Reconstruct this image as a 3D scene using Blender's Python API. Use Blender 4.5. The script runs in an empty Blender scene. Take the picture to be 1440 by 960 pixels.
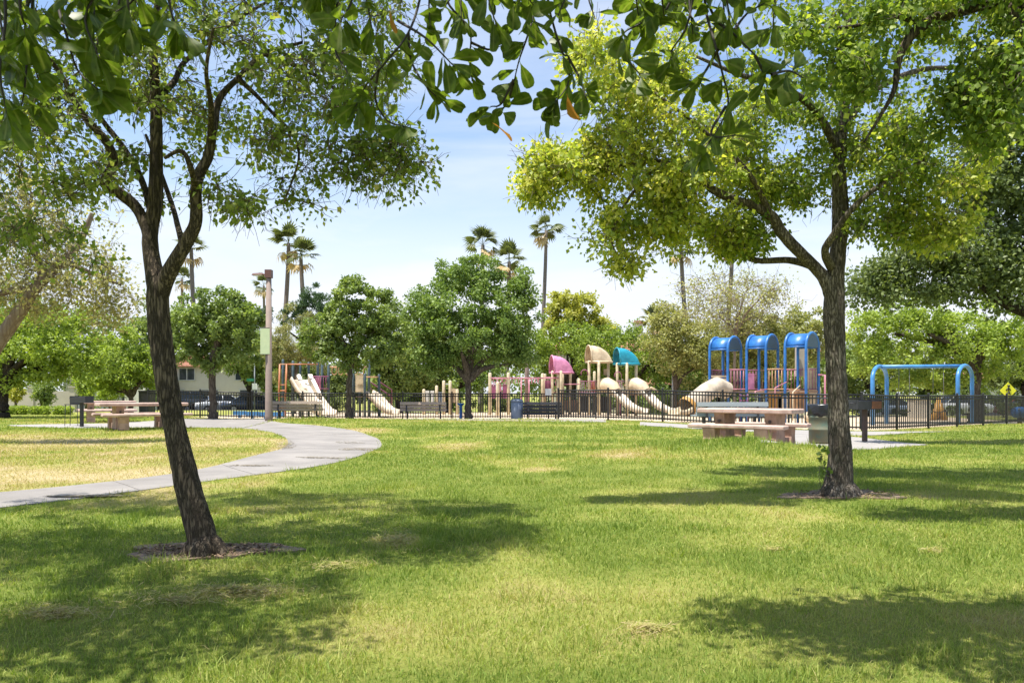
import bpy, math, random
import numpy as np
from mathutils import Vector, Euler, Matrix, Quaternion
R = math.radians
random.seed(7)
SC = bpy.context.scene
COL = SC.collection

# ------------------------------------------------------------------ camera, world, sun, exposure
F, H, HZ = 1100.0, 1.1, 553.0          # focal length in photo pixels, eye height, horizon row (photo is 1440x960)
cam_d = bpy.data.cameras.new("camera")
cam = bpy.data.objects.new("camera", cam_d)
COL.objects.link(cam)
cam.location = (0, 0, H)
cam.rotation_euler = (R(90), 0, 0)
cam_d.sensor_width = 36.0
cam_d.lens = 36.0 * F / 1440.0
cam_d.shift_y = (HZ - 480.0) / 1440.0
cam_d.clip_start, cam_d.clip_end = 0.05, 3000
cam_d.dof.use_dof = True
cam_d.dof.focus_distance = 24.0
cam_d.dof.aperture_fstop = 16.0
SC.camera = cam

SUN_TO = Vector((-0.22, -0.13, 0.96)).normalized()      # direction from the ground to the sun
sun_el = math.asin(SUN_TO.z)
sun_az = math.atan2(SUN_TO.x, SUN_TO.y)
world = bpy.data.worlds.new("World")
SC.world = world
world.use_nodes = True
nt = world.node_tree
nt.nodes.clear()
w_out = nt.nodes.new("ShaderNodeOutputWorld")
w_bg = nt.nodes.new("ShaderNodeBackground")
w_sky = nt.nodes.new("ShaderNodeTexSky")
w_sky.sky_type = 'NISHITA'
w_sky.sun_disc = False
w_sky.sun_elevation = sun_el
w_sky.sun_rotation = sun_az
w_sky.air_density = 1.0
w_sky.dust_density = 1.0
w_sky.ozone_density = 1.6
w_bg.inputs[1].default_value = 0.13
# thin high cloud over the blue: noise stretched along the horizon
tc = nt.nodes.new("ShaderNodeTexCoord")
mp = nt.nodes.new("ShaderNodeMapping")
mp.inputs['Scale'].default_value = (1.1, 1.1, 5.5)
mp.inputs['Rotation'].default_value = (R(6), R(-9), 0)
nz = nt.nodes.new("ShaderNodeTexNoise")
nz.inputs['Scale'].default_value = 1.7
nz.inputs['Detail'].default_value = 7
nz.inputs['Roughness'].default_value = 0.55
nz.inputs['Distortion'].default_value = 0.4
rp = nt.nodes.new("ShaderNodeValToRGB")
rp.color_ramp.elements[0].position = 0.46
rp.color_ramp.elements[1].position = 0.72
mx = nt.nodes.new("ShaderNodeMixRGB")
mx.inputs[2].default_value = (4.3, 4.5, 4.85, 1)
ml = nt.nodes.new("ShaderNodeMath"); ml.operation = 'MULTIPLY'; ml.inputs[1].default_value = 0.55
nt.links.new(tc.outputs['Generated'], mp.inputs['Vector'])
nt.links.new(mp.outputs[0], nz.inputs['Vector'])
nt.links.new(nz.outputs[0], rp.inputs[0])
sep = nt.nodes.new("ShaderNodeSeparateXYZ")
mr = nt.nodes.new("ShaderNodeMapRange"); mr.interpolation_type = 'SMOOTHSTEP'
mr.inputs[1].default_value = 0.06; mr.inputs[2].default_value = 0.34; mr.inputs[3].default_value = 0.92; mr.inputs[4].default_value = 0.0
nt.links.new(tc.outputs['Generated'], sep.inputs[0]); nt.links.new(sep.outputs[2], mr.inputs[0])
scr = nt.nodes.new("ShaderNodeMath"); scr.operation = 'MAXIMUM'
nt.links.new(rp.outputs[0], ml.inputs[0])
nt.links.new(ml.outputs[0], scr.inputs[0]); nt.links.new(mr.outputs[0], scr.inputs[1]); scr.operation = 'ADD'; scr.use_clamp = True
nt.links.new(scr.outputs[0], mx.inputs[0])
nt.links.new(w_sky.outputs[0], mx.inputs[1])
nt.links.new(mx.outputs[0], w_bg.inputs[0])
nt.links.new(w_bg.outputs[0], w_out.inputs[0])

sun_d = bpy.data.lights.new("sun", 'SUN')
sun_d.energy = 5.0
sun_d.angle = R(0.53)
sun_d.color = (1.0, 0.95, 0.87)
sun = bpy.data.objects.new("sun", sun_d)
COL.objects.link(sun)
sun.rotation_euler = (-SUN_TO).to_track_quat('-Z', 'Y').to_euler()
sun.location = SUN_TO * 60

SC.view_settings.view_transform = 'Standard'
SC.view_settings.look = 'None'
SC.view_settings.exposure = 0.86
SC.view_settings.gamma = 1.0
SC.view_settings.use_curve_mapping = False
SC.render.engine = 'CYCLES'
SC.cycles.max_bounces = 8
SC.cycles.transmission_bounces = 6
SC.cycles.transparent_max_bounces = 8

# ------------------------------------------------------------------ measuring helpers
def S(t):
    t = np.clip(t, 0, 1)
    return t * t * (3 - 2 * t)
def T(x, y):
    """height of the ground"""
    x = np.asarray(x, float); y = np.asarray(y, float)
    z = -0.15 * S((y - 33) / 5) * S((x + 16) / 4) - 0.22 * S((x - 4) / 8) * S((y - 21) / 7) - 0.75 * S((y - 50) / 18)
    near = 1 - S((y - 18) / 6)
    z = z + near * (0.018 * np.sin(0.9 * x + 0.35 * y + 1.0) + 0.014 * np.sin(1.3 * y - 0.6 * x))
    z = z + 0.27 * np.exp(-((x - 4.2) / 1.6) ** 2 - ((y - 14.3) / 0.9) ** 2)
    z = z + 0.05 * np.exp(-((x - 1.5) / 7) ** 2 - ((y - 26) / 3.5) ** 2)
    return z
def Tz(x, y): return float(T(x, y))
def W(px, py, d):
    """photo pixel at depth d -> point in the park (metres)"""
    return Vector(((px - 720) * d / F, d, H - (py - HZ) * d / F))
def G(px, py):
    d = F * H / (py - HZ)
    x = (px - 720) * d / F
    return Vector((x, d, 0))
def GX(px, d):
    x = (px - 720) * d / F
    return Vector((x, d, Tz(x, d)))

def hash2(ix, iy, seed):
    h = np.sin(ix * 127.1 + iy * 311.7 + seed * 74.7) * 43758.5453
    return h - np.floor(h)
def vnoise(x, y, seed=0):
    ix, iy = np.floor(x), np.floor(y)
    fx, fy = x - ix, y - iy
    fx = fx * fx * (3 - 2 * fx); fy = fy * fy * (3 - 2 * fy)
    a = hash2(ix, iy, seed); b = hash2(ix + 1, iy, seed); c = hash2(ix, iy + 1, seed); d = hash2(ix + 1, iy + 1, seed)
    return (a * (1 - fx) + b * fx) * (1 - fy) + (c * (1 - fx) + d * fx) * fy
def fbm(x, y, seed=0):
    return 0.5 * vnoise(x, y, seed) + 0.3 * vnoise(x * 2.1, y * 2.1, seed + 1) + 0.2 * vnoise(x * 4.3, y * 4.3, seed + 2)

# ------------------------------------------------------------------ materials
def new_mat(name):
    m = bpy.data.materials.new(name)
    m.use_nodes = True
    n = m.node_tree.nodes
    return m, m.node_tree, n["Principled BSDF"]
def ramp(nt, stops):
    r = nt.nodes.new("ShaderNodeValToRGB")
    e = r.color_ramp.elements
    while len(e) < len(stops): e.new(0.5)
    for k, (p, c) in enumerate(stops):
        e[k].position = p; e[k].color = (*c, 1)
    return r
def mat(name, c1, c2=None, rough=0.6, scale=6.0, bump=0.0, bscale=None, metal=0.0, spec=0.5, stretch=(1, 1, 1), wear=None):
    """weathered surface: two tones of noise, optional fine relief"""
    m, nt, b = new_mat(name)
    c2 = c2 or tuple(x * 0.82 for x in c1)
    tc = nt.nodes.new("ShaderNodeTexCoord")
    mp = nt.nodes.new("ShaderNodeMapping"); mp.inputs['Scale'].default_value = stretch
    nt.links.new(tc.outputs['Object'], mp.inputs[0])
    nz = nt.nodes.new("ShaderNodeTexNoise"); nz.inputs['Scale'].default_value = scale; nz.inputs['Detail'].default_value = 6
    nz.inputs['Roughness'].default_value = 0.62
    nt.links.new(mp.outputs[0], nz.inputs['Vector'])
    stops = [(0.32, c2), (0.68, c1)]
    if wear: stops = [(0.30, wear), (0.40, c2), (0.66, c1)]
    r = ramp(nt, stops)
    nt.links.new(nz.outputs[0], r.inputs[0])
    nt.links.new(r.outputs[0], b.inputs['Base Color'])
    b.inputs['Roughness'].default_value = rough
    b.inputs['Metallic'].default_value = metal
    b.inputs['Specular IOR Level'].default_value = spec
    if bump:
        n2 = nt.nodes.new("ShaderNodeTexNoise"); n2.inputs['Scale'].default_value = bscale or scale * 5; n2.inputs['Detail'].default_value = 5
        nt.links.new(mp.outputs[0], n2.inputs['Vector'])
        bp = nt.nodes.new("ShaderNodeBump"); bp.inputs['Strength'].default_value = bump; bp.inputs['Distance'].default_value = 0.02
        nt.links.new(n2.outputs[0], bp.inputs['Height'])
        nt.links.new(bp.outputs[0], b.inputs['Normal'])
    return m
def bark(name, c1, c2, c3, vs=14.0, strength=1.0, dist=0.03):
    m, nt, b = new_mat(name)
    tc = nt.nodes.new("ShaderNodeTexCoord")
    mp = nt.nodes.new("ShaderNodeMapping"); mp.inputs['Scale'].default_value = (1, 1, 0.15)
    nt.links.new(tc.outputs['Object'], mp.inputs[0])
    nz = nt.nodes.new("ShaderNodeTexNoise"); nz.inputs['Scale'].default_value = vs * 0.5; nz.inputs['Detail'].default_value = 8; nz.inputs['Roughness'].default_value = 0.65
    nt.links.new(mp.outputs[0], nz.inputs['Vector'])
    mixv = nt.nodes.new("ShaderNodeMixRGB"); mixv.inputs[0].default_value = 0.12
    nt.links.new(mp.outputs[0], mixv.inputs[1]); nt.links.new(nz.outputs['Color'], mixv.inputs[2])
    vo = nt.nodes.new("ShaderNodeTexVoronoi"); vo.feature = 'DISTANCE_TO_EDGE'; vo.inputs['Scale'].default_value = vs * 2.2
    nt.links.new(mixv.outputs[0], vo.inputs['Vector'])
    cr = ramp(nt, [(0.0, (0, 0, 0)), (0.22, (1, 1, 1))])
    nt.links.new(vo.outputs[0], cr.inputs[0])
    big = nt.nodes.new("ShaderNodeTexNoise"); big.inputs['Scale'].default_value = 2.6; big.inputs['Detail'].default_value = 4
    nt.links.new(tc.outputs['Object'], big.inputs['Vector'])
    tone = ramp(nt, [(0.38, c2), (0.62, c1)])
    nt.links.new(big.outputs[0], tone.inputs[0])
    fine = nt.nodes.new("ShaderNodeMixRGB"); fine.blend_type = 'MULTIPLY'; fine.inputs[0].default_value = 0.5
    nt.links.new(tone.outputs[0], fine.inputs[1]); nt.links.new(nz.outputs[0], fine.inputs[2])
    mx = nt.nodes.new("ShaderNodeMixRGB"); mx.inputs[1].default_value = (*c3, 1)
    nt.links.new(cr.outputs[0], mx.inputs[0]); nt.links.new(fine.outputs[0], mx.inputs[2])
    nt.links.new(mx.outputs[0], b.inputs['Base Color'])
    b.inputs['Roughness'].default_value = 0.9
    b.inputs['Specular IOR Level'].default_value = 0.2
    hm = nt.nodes.new("ShaderNodeMath"); hm.operation = 'MULTIPLY_ADD'; hm.inputs[1].default_value = 0.6
    nt.links.new(nz.outputs[0], hm.inputs[0]); nt.links.new(cr.outputs[0], hm.inputs[2])
    bp = nt.nodes.new("ShaderNodeBump"); bp.inputs['Strength'].default_value = strength; bp.inputs['Distance'].default_value = dist
    nt.links.new(hm.outputs[0], bp.inputs['Height']); nt.links.new(bp.outputs[0], b.inputs['Normal'])
    return m
def leafmat(name, cols, trans=0.38, rough=0.5, attr='var', spec=0.3, tboost=1.5, gain=2.25):
    """thin leaf: colour by a stored value per leaf, part of the light passes through"""
    m, nt, b = new_mat(name)
    a = nt.nodes.new("ShaderNodeAttribute"); a.attribute_name = attr
    cols = [tuple(x * gain for x in c) for c in cols]
    n = len(cols)
    r = ramp(nt, [(k / (n - 1), c) for k, c in enumerate(cols)])
    nt.links.new(a.outputs['Fac'], r.inputs[0])
    nt.links.new(r.outputs[0], b.inputs['Base Color'])
    b.inputs['Roughness'].default_value = rough
    b.inputs['Specular IOR Level'].default_value = spec
    t = nt.nodes.new("ShaderNodeBsdfTranslucent")
    g = nt.nodes.new("ShaderNodeMixRGB"); g.blend_type = 'MULTIPLY'; g.inputs[0].default_value = 1.0
    g.inputs[2].default_value = (tboost * 1.05, tboost * 1.1, tboost * 0.45, 1)
    nt.links.new(r.outputs[0], g.inputs[1]); nt.links.new(g.outputs[0], t.inputs[0])
    ms = nt.nodes.new("ShaderNodeMixShader"); ms.inputs[0].default_value = trans
    nt.links.new(b.outputs[0], ms.inputs[1]); nt.links.new(t.outputs[0], ms.inputs[2])
    nt.links.new(ms.outputs[0], nt.nodes["Material Output"].inputs[0])
    return m

def veined(m):
    """pale midrib and blotches on a broad leaf"""
    nt = m.node_tree; b = nt.nodes["Principled BSDF"]
    src = b.inputs['Base Color'].links[0].from_socket
    a = nt.nodes.new("ShaderNodeAttribute"); a.attribute_name = 'vein'
    r = ramp(nt, [(0.80, (0, 0, 0)), (0.96, (1, 1, 1))])
    nt.links.new(a.outputs['Fac'], r.inputs[0])
    tc = nt.nodes.new("ShaderNodeTexCoord"); nz = nt.nodes.new("ShaderNodeTexNoise"); nz.inputs['Scale'].default_value = 3.5; nz.inputs['Detail'].default_value = 6
    nt.links.new(tc.outputs['Object'], nz.inputs['Vector'])
    bl = ramp(nt, [(0.30, (0.55, 0.5, 0.4)), (0.5, (1, 1, 1)), (0.72, (1.35, 1.25, 1.0))])
    nt.links.new(nz.outputs[0], bl.inputs[0])
    mu = nt.nodes.new("ShaderNodeMixRGB"); mu.blend_type = 'MULTIPLY'; mu.inputs[0].default_value = 1
    nt.links.new(src, mu.inputs[1]); nt.links.new(bl.outputs[0], mu.inputs[2])
    mx = nt.nodes.new("ShaderNodeMixRGB"); mx.inputs[2].default_value = (0.17, 0.20, 0.06, 1)
    nt.links.new(r.outputs[0], mx.inputs[0]); nt.links.new(mu.outputs[0], mx.inputs[1])
    for l in list(src.links):
        if l.to_node != mu: nt.links.new(mx.outputs[0], l.to_socket)
    b.inputs['Roughness'].default_value = 0.42; b.inputs['Specular IOR Level'].default_value = 0.3
    return m
M = {}
M['bark_left'] = bark('bark_dark_brown', (0.25, 0.195, 0.135), (0.155, 0.12, 0.085), (0.045, 0.035, 0.026), 22, 0.8, 0.015)
M['bark_right'] = bark('bark_grey_brown', (0.42, 0.355, 0.285), (0.20, 0.165, 0.13), (0.06, 0.048, 0.038), 22, 0.8, 0.015)
M['bark_far'] = bark('bark_far', (0.23, 0.185, 0.14), (0.15, 0.12, 0.09), (0.06, 0.045, 0.035), 8, 0.6)
M['bark_dark'] = bark('bark_dark_oak', (0.10, 0.08, 0.06), (0.06, 0.05, 0.04), (0.02, 0.016, 0.012), 10, 0.7)  # dark brown bark, shared by oaks and background trees
M['bark_pale'] = bark('bark_pale_sycamore', (0.42, 0.36, 0.29), (0.25, 0.20, 0.15), (0.16, 0.12, 0.09), 5, 0.4)
M['twig'] = mat('twig_brown', (0.16, 0.125, 0.09), (0.09, 0.07, 0.05), 0.85, 12)
M['twig_dark'] = mat('twig_dark', (0.05, 0.04, 0.03), (0.03, 0.024, 0.02), 0.8, 12)
M['leaf_left'] = leafmat('leaf_left_tree', [(0.045, 0.068, 0.018), (0.075, 0.105, 0.024), (0.12, 0.145, 0.04), (0.22, 0.20, 0.08)], 0.46, gain=2.3)
M['leaf_right'] = leafmat('leaf_right_tree', [(0.055, 0.088, 0.018), (0.11, 0.145, 0.028), (0.22, 0.235, 0.048), (0.34, 0.305, 0.085)], 0.42, gain=2.1)
M['leaf_over'] = leafmat('leaf_overhanging', [(0.05, 0.080, 0.012), (0.075, 0.11, 0.016)], 0.5, 0.6, tboost=1.5, spec=0.15, gain=1.55)
veined(M['leaf_over'])
M['leaf_over_old'] = leafmat('leaf_overhanging_orange', [(0.40, 0.16, 0.02), (0.50, 0.24, 0.03)], 0.45, 0.6, gain=1.0)
M['leaf_mid'] = leafmat('leaf_mid_green', [(0.055, 0.078, 0.022), (0.09, 0.12, 0.034), (0.14, 0.165, 0.05)], 0.3)
M['leaf_round'] = leafmat('leaf_round_tree', [(0.05, 0.078, 0.02), (0.08, 0.115, 0.03), (0.125, 0.16, 0.045)], 0.3)
M['leaf_bright'] = leafmat('leaf_bright_green', [(0.075, 0.105, 0.02), (0.12, 0.155, 0.03), (0.185, 0.215, 0.045)], 0.38)
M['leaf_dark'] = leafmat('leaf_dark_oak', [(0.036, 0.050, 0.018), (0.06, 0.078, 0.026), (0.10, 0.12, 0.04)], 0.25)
M['leaf_olive'] = leafmat('leaf_olive', [(0.10, 0.11, 0.04), (0.16, 0.165, 0.06), (0.22, 0.21, 0.09)], 0.3, gain=2.0)
M['leaf_yellow'] = leafmat('leaf_yellow_green', [(0.13, 0.14, 0.03), (0.20, 0.20, 0.04), (0.29, 0.27, 0.06)], 0.32, gain=2.0)
M['leaf_tan'] = leafmat('leaf_tan_seed', [(0.11, 0.12, 0.045), (0.19, 0.18, 0.085), (0.27, 0.24, 0.13)], 0.32, gain=1.9)
M['leaf_conifer'] = leafmat('leaf_conifer', [(0.035, 0.06, 0.03), (0.055, 0.085, 0.04)], 0.15)
M['palm'] = leafmat('palm_frond', [(0.06, 0.075, 0.03), (0.10, 0.115, 0.05)], 0.25, gain=1.5)
M['palm_dead'] = leafmat('palm_frond_dry', [(0.20, 0.15, 0.08), (0.26, 0.20, 0.11)], 0.2)
M['palm_trunk'] = mat('palm_trunk', (0.22, 0.18, 0.15), (0.14, 0.12, 0.10), 0.9, 5, 0.4, stretch=(1, 1, 3))
M['grass'] = leafmat('grass_blade', [(0.145, 0.22, 0.036), (0.265, 0.34, 0.062), (0.385, 0.39, 0.115), (0.41, 0.335, 0.155), (0.47, 0.385, 0.23)], 0.32, 0.6, tboost=1.3, spec=0.25, gain=1.0)
M['concrete'] = mat('path_concrete', (0.265, 0.245, 0.222), (0.195, 0.18, 0.165), 0.85, 1.0, 0.3, 60, wear=(0.18, 0.165, 0.145))
M['pad'] = mat('pad_concrete', (0.31, 0.29, 0.265), (0.25, 0.235, 0.22), 0.85, 1.5, 0.2, 60)
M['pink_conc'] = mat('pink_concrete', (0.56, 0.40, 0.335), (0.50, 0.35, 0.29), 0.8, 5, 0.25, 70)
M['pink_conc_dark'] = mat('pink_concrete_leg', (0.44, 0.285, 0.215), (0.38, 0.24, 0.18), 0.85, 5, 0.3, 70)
M['black_iron'] = mat('black_fence_paint', (0.018, 0.018, 0.020), (0.012, 0.012, 0.013), 0.45, 8)
M['dark_steel'] = mat('dark_steel', (0.03, 0.03, 0.032), (0.02, 0.02, 0.02), 0.5, 8)
M['grill'] = mat('grill_steel', (0.045, 0.046, 0.05), (0.03, 0.03, 0.032), 0.55, 7, 0.2)
M['rust'] = mat('rusty_steel', (0.24, 0.10, 0.045), (0.13, 0.06, 0.035), 0.85, 9, 0.3)
M['rust_post'] = mat('rusty_post', (0.10, 0.065, 0.05), (0.06, 0.042, 0.035), 0.8, 9, 0.2)
M['wood_bench'] = mat('weathered_bench_wood', (0.40, 0.32, 0.26), (0.28, 0.22, 0.175), 0.85, 5, 0.3, 30, stretch=(0.4, 6, 6))
M['grey_bench'] = mat('grey_bench_slat', (0.30, 0.335, 0.35), (0.23, 0.26, 0.275), 0.8, 5, 0.2, 30, stretch=(0.4, 6, 6))
M['lamp_post'] = mat('lamp_post_concrete', (0.27, 0.205, 0.17), (0.21, 0.16, 0.135), 0.8, 4, 0.2)
M['lamp_head'] = mat('lamp_head_brown', (0.16, 0.07, 0.055), (0.12, 0.055, 0.045), 0.5, 4)
M['banner'] = mat('pale_green_banner', (0.60, 0.68, 0.40), (0.53, 0.62, 0.37), 0.75, 5)
M['cream'] = mat('cream_plastic', (0.68, 0.55, 0.37), (0.60, 0.475, 0.31), 0.4, 3)
M['cream_post'] = mat('cream_post', (0.66, 0.56, 0.38), (0.58, 0.48, 0.32), 0.45, 3)
M['slide'] = mat('slide_plastic', (0.58, 0.49, 0.37), (0.50, 0.42, 0.31), 0.42, 3)
M['tan_amber'] = mat('amber_plastic', (0.50, 0.27, 0.06), (0.42, 0.22, 0.05), 0.45, 3)
M['pink'] = mat('pink_plastic', (0.66, 0.26, 0.42), (0.60, 0.22, 0.37), 0.42, 3)
M['plum'] = mat('plum_steel', (0.33, 0.10, 0.19), (0.27, 0.08, 0.155), 0.45, 3)
M['pink_rail'] = mat('pink_rail', (0.52, 0.21, 0.27), (0.45, 0.17, 0.23), 0.45, 3)
M['orange'] = mat('orange_steel', (0.55, 0.21, 0.09), (0.47, 0.17, 0.07), 0.5, 3)
M['orange_pale'] = mat('pale_orange_steel', (0.58, 0.33, 0.17), (0.5, 0.28, 0.14), 0.5, 3)
M['teal'] = mat('teal_plastic', (0.02, 0.29, 0.40), (0.015, 0.25, 0.35), 0.38, 3)
M['teal_post'] = mat('dark_teal_post', (0.075, 0.115, 0.135), (0.055, 0.085, 0.10), 0.5, 3)
M['blue'] = mat('blue_steel', (0.035, 0.175, 0.50), (0.028, 0.145, 0.43), 0.38, 3)
M['blue_lt'] = mat('blue_swing_steel', (0.075, 0.27, 0.60), (0.06, 0.23, 0.53), 0.38, 3)
M['blue_mesh'] = mat('blue_grey_mesh', (0.10, 0.16, 0.22), (0.05, 0.09, 0.14), 0.6, 40)
M['deck'] = mat('deck_brown', (0.28, 0.18, 0.12), (0.22, 0.14, 0.10), 0.7, 4)
M['chain'] = mat('swing_chain', (0.16, 0.155, 0.15), None, 0.5, 4, metal=0.4)
M['rubber'] = mat('black_rubber', (0.025, 0.025, 0.025), None, 0.7, 4)
M['barrel'] = mat('green_barrel_paint', (0.10, 0.155, 0.115), (0.17, 0.15, 0.085), 0.6, 5, 0.15, wear=(0.22, 0.20, 0.12))
M['bag'] = mat('black_bin_bag', (0.02, 0.022, 0.026), (0.014, 0.015, 0.018), 0.28, 4, 0.9, 9)
M['grey_bin'] = mat('blue_grey_bin', (0.20, 0.24, 0.31), (0.16, 0.195, 0.26), 0.6, 4)
M['sign_white'] = mat('white_sign', (0.78, 0.78, 0.76), (0.70, 0.70, 0.69), 0.5, 4)
M['sign_green'] = mat('green_sign', (0.02, 0.22, 0.12), None, 0.5, 4)
M['sign_yellow'] = mat('yellow_sign', (0.80, 0.78, 0.03), (0.72, 0.70, 0.03), 0.45, 4)
M['galv'] = mat('galvanised_pole', (0.34, 0.36, 0.38), (0.28, 0.30, 0.32), 0.5, 4)
M['sand'] = mat('play_sand', (0.50, 0.405, 0.29), (0.42, 0.33, 0.23), 0.95, 1.1, 0.4, 30)
M['dirt_light'] = mat('dry_soil', (0.30, 0.25, 0.18), (0.21, 0.175, 0.12), 0.95, 8, 0.6, 40)
M['dirt'] = mat('tree_well_dirt', (0.28, 0.195, 0.13), (0.17, 0.115, 0.078), 0.95, 5, 0.9, 26, wear=(0.30, 0.24, 0.18))
M['dirt_chip'] = leafmat('mulch_chip', [(0.10, 0.068, 0.045), (0.20, 0.14, 0.09), (0.32, 0.235, 0.155)], 0.0, 0.9, gain=1.0, spec=0.1)
M['dirt_light_chip'] = leafmat('soil_crumb', [(0.16, 0.14, 0.10), (0.25, 0.215, 0.16)], 0.0, 0.95, gain=1.0, spec=0.05)
M['asphalt'] = mat('asphalt', (0.06, 0.06, 0.062), (0.045, 0.045, 0.047), 0.9, 2, 0.2)
M['stucco'] = mat('cream_stucco', (0.66, 0.60, 0.50), (0.60, 0.54, 0.45), 0.9, 2, 0.2)
M['stucco_white'] = mat('white_stucco', (0.72, 0.71, 0.68), (0.66, 0.65, 0.62), 0.9, 2, 0.2)
M['wall'] = mat('garden_wall_stucco', (0.50, 0.45, 0.38), (0.44, 0.395, 0.33), 0.9, 1.5, 0.2)
M['tile'] = mat('clay_roof_tile', (0.45, 0.23, 0.15), (0.35, 0.17, 0.11), 0.85, 1.2, 0.3, wear=(0.52, 0.34, 0.24))
M['glass'] = mat('window_glass', (0.035, 0.045, 0.055), (0.025, 0.03, 0.04), 0.08, 1)
M['trim'] = mat('window_trim', (0.62, 0.60, 0.55), None, 0.7, 3)
M['tyre'] = mat('tyre', (0.02, 0.02, 0.02), None, 0.85, 5)
M['rim'] = mat('wheel_rim', (0.45, 0.45, 0.46), None, 0.35, 5, metal=0.6)
for k_ in ('cream', 'cream_post', 'slide', 'pink', 'plum', 'pink_rail', 'orange', 'orange_pale', 'teal', 'blue', 'blue_lt', 'teal_post', 'pink_conc', 'pink_conc_dark'):
    for n_ in M[k_].node_tree.nodes:                         # weathered: faded and grimy patches
        if n_.type == 'VALTORGB':
            e_ = n_.color_ramp.elements
            e_[0].color = tuple(x * 0.74 for x in e_[0].color[:3]) + (1,); e_[0].position = 0.36; e_[-1].position = 0.60
def paint(name, c):
    m = mat(name, c, tuple(x * 0.93 for x in c), 0.25, 2)
    m.node_tree.nodes["Principled BSDF"].inputs['Coat Weight'].default_value = 0.6
    return m

# ------------------------------------------------------------------ object helpers
def np_mesh(name, V, faces, smooth=False, attr=None, mats=()):
    me = bpy.data.meshes.new(name)
    V = np.ascontiguousarray(V, np.float32)
    me.vertices.add(len(V)); me.vertices.foreach_set('co', V.ravel())
    faces = [np.ascontiguousarray(f, np.int32) for f in (faces if isinstance(faces, list) else [faces]) if len(f)]
    nl = sum(f.size for f in faces); nf = sum(len(f) for f in faces)
    me.loops.add(nl); me.loops.foreach_set('vertex_index', np.concatenate([f.ravel() for f in faces]))
    me.polygons.add(nf)
    st, o = [], 0
    for f in faces:
        st.append(o + np.arange(len(f)) * f.shape[1]); o += f.size
    me.polygons.foreach_set('loop_start', np.concatenate(st).astype(np.int32))
    if smooth: me.polygons.foreach_set('use_smooth', np.ones(nf, bool))
    if attr is not None:
        a = me.attributes.new('var', 'FLOAT', 'FACE'); a.data.foreach_set('value', np.ascontiguousarray(attr, np.float32))
    for m in mats: me.materials.append(m)
    me.update(calc_edges=True)
    return me
def link(name, me, parent=None, loc=None, rot=None, scale=None):
    o = bpy.data.objects.new(name, me)
    COL.objects.link(o)
    if parent is not None: o.parent = parent
    if loc is not None: o.location = loc
    if rot is not None: o.rotation_euler = rot
    if scale is not None: o.scale = scale if hasattr(scale, '__len__') else (scale,) * 3
    return o
def tag(o, label=None, cat=None, group=None, kind=None):
    if label: o['label'] = label
    if cat: o['category'] = cat
    if group: o['group'] = group
    if kind: o['kind'] = kind
    return o
def thing(name, label, cat, loc, rotz=0, group=None):
    o = link(name, None, None, loc, (0, 0, rotz))
    o.empty_display_size = 0.2
    return tag(o, label, cat, group)

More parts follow.
